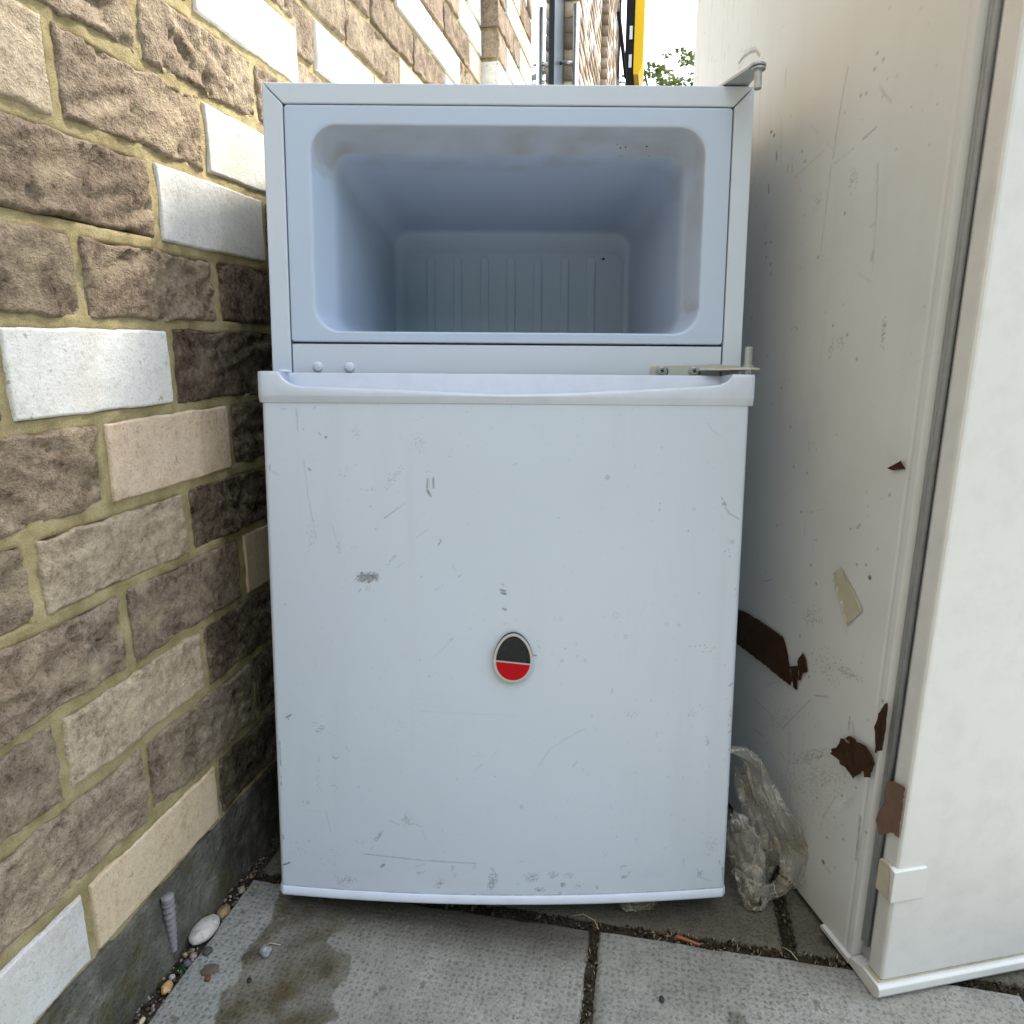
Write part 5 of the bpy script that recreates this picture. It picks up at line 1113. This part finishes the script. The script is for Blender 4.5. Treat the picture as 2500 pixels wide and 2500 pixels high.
pebble('pebble', 0.5451, 0.0125, -0.001, 0.038, 0.0235, 0.016, -0.12, (0.60, 0.57, 0.50), 'largest smooth white oval pebble lying at the foot of the brick wall', seed=3, jag=0.05)
pebble('pebble', 0.5740, 0.0155, -0.003, 0.0185, 0.012, 0.011, -0.1, (0.28, 0.19, 0.10), 'tan brown pebble just behind the big white pebble', seed=5, jag=0.16)
pebble('pebble', 0.6080, 0.0165, -0.003, 0.0100, 0.0075, 0.007, 0.3, (0.33, 0.30, 0.19), 'pale olive pebble in the dark gap nearest the small fridge', seed=7, jag=0.2)
pebble('pebble', 0.6135, 0.0300, -0.001, 0.0080, 0.0070, 0.006, 0.6, (0.30, 0.27, 0.16), 'second pale olive pebble, beside the corner of the slab under the fridge', seed=8, jag=0.2)
pebble('pebble', 0.4799, 0.0160, -0.002, 0.0135, 0.0095, 0.009, 0.15, (0.46, 0.26, 0.11), 'orange and cream flint pebble in the gap by the wall', seed=11, jag=0.25, rough=0.35, sp=-0.35)
pebble('pebble', 0.4455, 0.0160, -0.001, 0.0085, 0.0045, 0.005, 0.2, (0.66, 0.58, 0.36), 'small pale yellow pebble nearest the camera by the wall', seed=13, jag=0.1)
pebble('pebble', 0.5191, 0.0170, -0.003, 0.0080, 0.0072, 0.006, 0.5, (0.36, 0.25, 0.22), 'small pinkish pebble in front of the big white pebble', seed=15, jag=0.2)
pebble('pebble', 0.5098, 0.0172, -0.003, 0.0090, 0.0072, 0.006, 1.0, (0.10, 0.11, 0.14), 'small slate blue pebble next to the green shard', seed=17, jag=0.25)
pebble('pebble', 0.4917, 0.0130, -0.002, 0.0064, 0.0060, 0.006, 0.1, (0.46, 0.42, 0.44), 'small lilac grey pebble next to the orange flint', seed=19, jag=0.2)
pebble('pebble', 0.5185, 0.0085, -0.003, 0.0055, 0.0050, 0.005, 0.1, (0.46, 0.38, 0.22), 'tiny cream pebble left of the pinkish pebble', seed=20, jag=0.3)
pebble('glass_shard', 0.5016, 0.0155, -0.002, 0.0110, 0.0060, 0.004, 0.4, (0.008, 0.05, 0.018), 'dark green glass shard among the pebbles by the wall', 'shard', 0.12, 21, 0.45)
pebble('stone', 0.5248, 0.0290, 0.0, 0.0105, 0.0100, 0.005, 0.8, (0.085, 0.085, 0.06), 'dark mossy flat stone on the slab edge beside the white pebble', seed=23, jag=0.25)
pebble('stone', 0.5340, 0.0883, 0.0, 0.0125, 0.0110, 0.009, 0.4, (0.36, 0.36, 0.37), 'light grey rough stone lying on the stained slab', seed=25, jag=0.35)
pebble('dirt_clod', 0.5051, 0.0445, 0.0, 0.0130, 0.0160, 0.004, 0.3, (0.15, 0.115, 0.085), 'flat brown dirt clod on the slab near the wall', 'dirt', 0.9, 27, 0.4)
pebble('dirt_clod', 0.4965, 0.0480, 0.0, 0.0065, 0.0060, 0.004, 0.3, (0.17, 0.065, 0.035), 'small reddish brown dirt clod touching the flat brown clod', 'dirt', 0.9, 29, 0.4)
pebble('stone', 0.5026, 0.0886, 0.0, 0.0060, 0.0042, 0.003, 0.3, (0.02, 0.02, 0.028), 'tiny black chip on the stained slab', seed=31, jag=0.3)
pebble('stone', 0.5560, 0.4790, 0.001, 0.0075, 0.0050, 0.004, 0.2, (0.035, 0.035, 0.038), 'small black stone on the right paving slab', seed=33, jag=0.3)
P, Z_, C_ = [], [], []
scatter(130, 0.42, 0.66, 0.004, 0.021, 0.000, 0.0014, 0.0036, [(0.35, 0.30, 0.24), (0.22, 0.17, 0.12), (0.42, 0.38, 0.30), (0.12, 0.10, 0.09), (0.30, 0.20, 0.12), (0.26, 0.24, 0.25)])
gvo = debris('gravel', [tuple(WF @ Vector(p)) for p in P], Z_, C_, MT['grit'], None, 'loose fine gravel in the gap at the foot of the wall', 'gravel')
# orange splinter in the joint
bm = bmesh.new(); prism(bm, [(-0.0125, -0.0016), (0.012, -0.0010), (0.0128, 0.0012), (-0.004, 0.0017), (-0.0118, 0.0012)], 'z', 0.0, 0.002)
o = bm_obj('wood_splinter', bm, simple('orange_wood', (0.36, 0.13, 0.05), 0.7, 0, 0.3, 200), None, False, 0.0003, 1); o.location = WF @ Vector((0.6300, -0.506, 0.001)); o.rotation_euler = (0.02, 0.05, math.radians(-24)); tag(o, 'thin orange wood splinter in the paving joint', 'splinter')
# dry stems
def stem(pts, label):
    bm = bmesh.new(); W = [WF @ Vector(p) for p in pts]; c = W[0]; tube(bm, [p-c for p in W], 0.0005, 6); o = bm_obj('dry_stem', bm, MT['straw'], None, True); o.location = c; tag(o, label, 'stem')
MT['straw'] = simple('straw', (0.52, 0.43, 0.26), 0.7)
stem([(0.640, -0.385, 0.001), (0.642, -0.398, 0.004), (0.637, -0.410, 0.003), (0.628, -0.415, 0.001)], 'curved dry stem at the corner where the paving joints meet')
stem([(0.640, -0.600, 0.002), (0.632, -0.607, 0.005), (0.625, -0.612, 0.003)], 'dry stem in the paving joint near the tall fridge')
stem([(0.541, -0.079, 0.001), (0.545, -0.088, 0.003), (0.546, -0.098, 0.0015)], 'thin straw beside the light grey stone on the slab')
# grey spiral-ridged plug on the footing
def plug():
    bm = bmesh.new(); n = 16; rings = 150; L = 0.066
    for i in range(rings+1):
        t = i/rings; r0 = 0.0052*(1-0.40*max(0, t-0.25)/0.75) + (0.0006 if t < 0.08 else 0)
        for j in range(n):
            a = 2*math.pi*j/n; tw = t*L/0.0072*2*math.pi
            rr_ = r0*(0.72 + 0.48*((tw/(2*math.pi) + a/(2*math.pi)) % 1.0 if 0.08 < t < 0.96 else 0.6))
            bm.verts.new((rr_*math.cos(a), rr_*math.sin(a), -t*L))
    bm.verts.ensure_lookup_table()
    for i in range(rings):
        for j in range(n): bm.faces.new((bm.verts[i*n+j], bm.verts[i*n+(j+1)%n], bm.verts[(i+1)*n+(j+1)%n], bm.verts[(i+1)*n+j]))
    bm.faces.new([bm.verts[j] for j in range(n)]); bm.faces.new([bm.verts[rings*n+j] for j in range(n)][::-1])
    o = bm_obj('wall_plug', bm, simple('grey_plastic', (0.27, 0.27, 0.275), 0.4, 0, 0.2, 150), None, True); o.location = WF @ Vector((0.506, -0.0075, 0.080)); o.rotation_euler = (0.06, 0.02, 0.3)
    tag(o, 'grey spiral-ridged plastic plug standing against the concrete footing of the wall', 'wall plug')
plug()
# thin yellowish strip in the dark gap
bm = bmesh.new(); tube(bm, [(0, 0, 0.0), (0.001, 0, 0.06), (0.0, 0.002, 0.115), (0.012, 0.006, 0.128)], 0.0022, 8)
o = bm_obj('yellow_strip', bm, simple('dull_yellow', (0.42, 0.27, 0.06), 0.5), None, True); o.location = (-0.262, 0.79, 0.0); tag(o, 'thin dull yellow strip in the dark gap between wall and small fridge', 'thin_strip')

# ------------------------------------------------------------------ far things: yellow sign, tree
sg = empty('projecting_sign', WF @ Matrix.Translation((8.3, 0, 0))); tag(sg, 'yellow edged black sign projecting from the far end of the brick wall', 'sign')
MT['yellow'] = simple('yellow_paint', (0.80, 0.50, 0.02), 0.4)
bm = bmesh.new(); prism(bm, [(-0.030, 3.33), (-0.120, 3.33), (-0.120, 5.2), (-0.030, 5.2)], 'x', 0.0, 0.5)
bm_obj('sign_face', bm, MT['black'], sg)
bm = bmesh.new(); prism(bm, [(-0.1205, 3.33), (-0.125, 3.29), (-0.175, 3.29), (-0.215, 3.39), (-0.215, 5.2), (-0.1205, 5.2)], 'x', -0.02, 0.5); bm_obj('sign_edge', bm, MT['yellow'], sg)
MT['white'] = simple('white_paint', (0.75, 0.75, 0.75), 0.5)
for z in (3.36, 3.62):
    bm = bmesh.new(); box(bm, -0.012, -0.001, -0.10, -0.07, z, z+0.12); bm_obj('sign_panel', bm, MT['white'], sg)
bm = bmesh.new(); tube(bm, [(-0.35, 0.03, 3.75), (-0.05, -0.05, 3.25)], 0.02, 6); bm_obj('bracket', bm, MT['black'], sg)

def leaf_mat():
    m = M('tree_leaves'); r = m.attr('tint').outputs['Color']; m.base(r); m.set(Roughness=0.55); m.b.inputs['Subsurface Weight'].default_value = 0.0
    tr = m.N('ShaderNodeBsdfTranslucent'); m.L(r, tr.inputs['Color']); mxs = m.N('ShaderNodeMixShader'); mxs.inputs[0].default_value = 0.35
    m.L(m.b.outputs[0], mxs.inputs[1]); m.L(tr.outputs[0], mxs.inputs[2]); m.L(mxs.outputs[0], m.out.inputs['Surface']); return m.m
MT['leaf'] = leaf_mat(); MT['bark'] = concrete_mat('bark', (0.06, 0.045, 0.03), (0.14, 0.11, 0.08), (0.08, 0.08, 0.04))
tree = empty('leafy_tree', None, (1.92, 9.4, -0.03)); tag(tree, 'green leafy tree far behind the fridges under the open sky', 'tree')
bm = bmesh.new(); tube(bm, [(0, 0, 0), (0.03, 0.02, 1.2), (-0.02, 0.05, 2.2), (0.05, 0, 3.4)], [0.14, 0.11, 0.08, 0.03], 10)
limbs = []
for i in range(16):
    a = rng.uniform(0, 6.28); z = rng.uniform(1.4, 2.8); L = rng.uniform(0.6, 1.1); e = Vector((L*math.cos(a), L*math.sin(a), z+rng.uniform(0.4, 0.9))); tube(bm, [(0, 0, z-0.1), (e.x*0.5, e.y*0.5, z+0.25), tuple(e)], [0.04, 0.025, 0.008], 6); limbs.append(e)
bm_obj('trunk', bm, MT['bark'], tree, True)
vs, fs, cs = [], [], []; ct = np.array([0.0, 0.0, 2.80])
LV = np.array([(0, 0, 0), (0.35, 0.5, 0.04), (0, 1, -0.1), (-0.35, 0.5, 0.04)])
def spray(p, d):
    side = np.cross(d, [0, 0, 1]); side /= np.linalg.norm(side)+1e-6; g = rng.uniform(0.7, 1.25); yl = rng.random()
    for q in range(7):
        o = p + d*0.028*q - np.array([0, 0, 0.004*q*q])
        for sgn in (-1, 1):
            ld = side*sgn*0.9 + d*0.5 + np.array([0, 0, -0.35]) + rng.normal(0, 0.15, 3); ld /= np.linalg.norm(ld); ls = np.cross(ld, rng.normal(0, 1, 3)); ls /= np.linalg.norm(ls); up = np.cross(ls, ld)
            L = 0.055*rng.uniform(0.8, 1.2); M3 = np.stack([ls*L*0.9, ld*L, up*L]); b = len(vs)*4; vs.append(LV @ M3 + o); fs.append((np.array([0, 1, 2, 3])+b)); c = np.array([0.085, 0.125, 0.025])*(1-yl*0.4) + np.array([0.12, 0.16, 0.03])*yl*0.4; cs.append(np.tile([*(c*g), 1], (4, 1)))
for _ in range(900):
    d = rng.normal(0, 1, 3); d /= np.linalg.norm(d); r = rng.uniform(0.45, 1.0)**0.5; lump = 0.75 + 0.5*float(fbm(np.array([d[0]*2.4+5]), np.array([d[1]*2.4+d[2]*2]), 4)[0])
    p = ct + d*np.array([1.15, 1.15, 1.0])*r*lump
    dd = d*0.8 + rng.normal(0, 0.35, 3) + np.array([0, 0, -0.1]); dd /= np.linalg.norm(dd); spray(p, dd)
cr = mesh_np('crown', np.concatenate(vs), np.array(fs), MT['leaf'], tree, False); color_attr(cr, np.concatenate(cs), 'tint')

# ------------------------------------------------------------------ tall leafy screen added unseen behind the camera to block low sky light
hd = empty('sky_block_hedge', None, (0, -5.0, -0.03)); tag(hd, 'tall dark green leafy screen added behind the viewer to block low sky light', 'sky_block_hedge')
xs_h = np.linspace(-11, 11, 260); zs_h = np.concatenate([np.linspace(0, 4.6, 44), np.full(12, 4.6)]); yb = np.concatenate([np.zeros(44), np.linspace(-0.1, -1.6, 12)])
Xh, Kh = np.meshgrid(xs_h, np.arange(56)); Zh = zs_h[Kh]; Yh = yb[Kh]; n_ = fbm(Xh*3.1, Zh*3.1+Yh*3, 5)-0.5; n2_ = rng.normal(0, 0.035, Xh.shape)
Vh = np.stack([Xh, Yh + 0.45*n_ + n2_, Zh*(1+0.06*(fbm(Xh*1.3, Yh*2, 8)-0.5)) + n2_], -1)
mesh_np('foliage', Vh.reshape(-1, 3), grid_faces(*Xh.shape, flip=True), simple('sky_block_leaves', (0.045, 0.07, 0.025), 0.7, 0, 0.5, 25, 0.5), hd, False)
bm = bmesh.new()
for x in np.linspace(-10.5, 10.5, 22): tube(bm, [(x, -0.8, 0), (x+0.1, -0.75, 2.6)], 0.05, 6)
bm_obj('stems', bm, MT['bark'], hd)['kind'] = 'stuff'
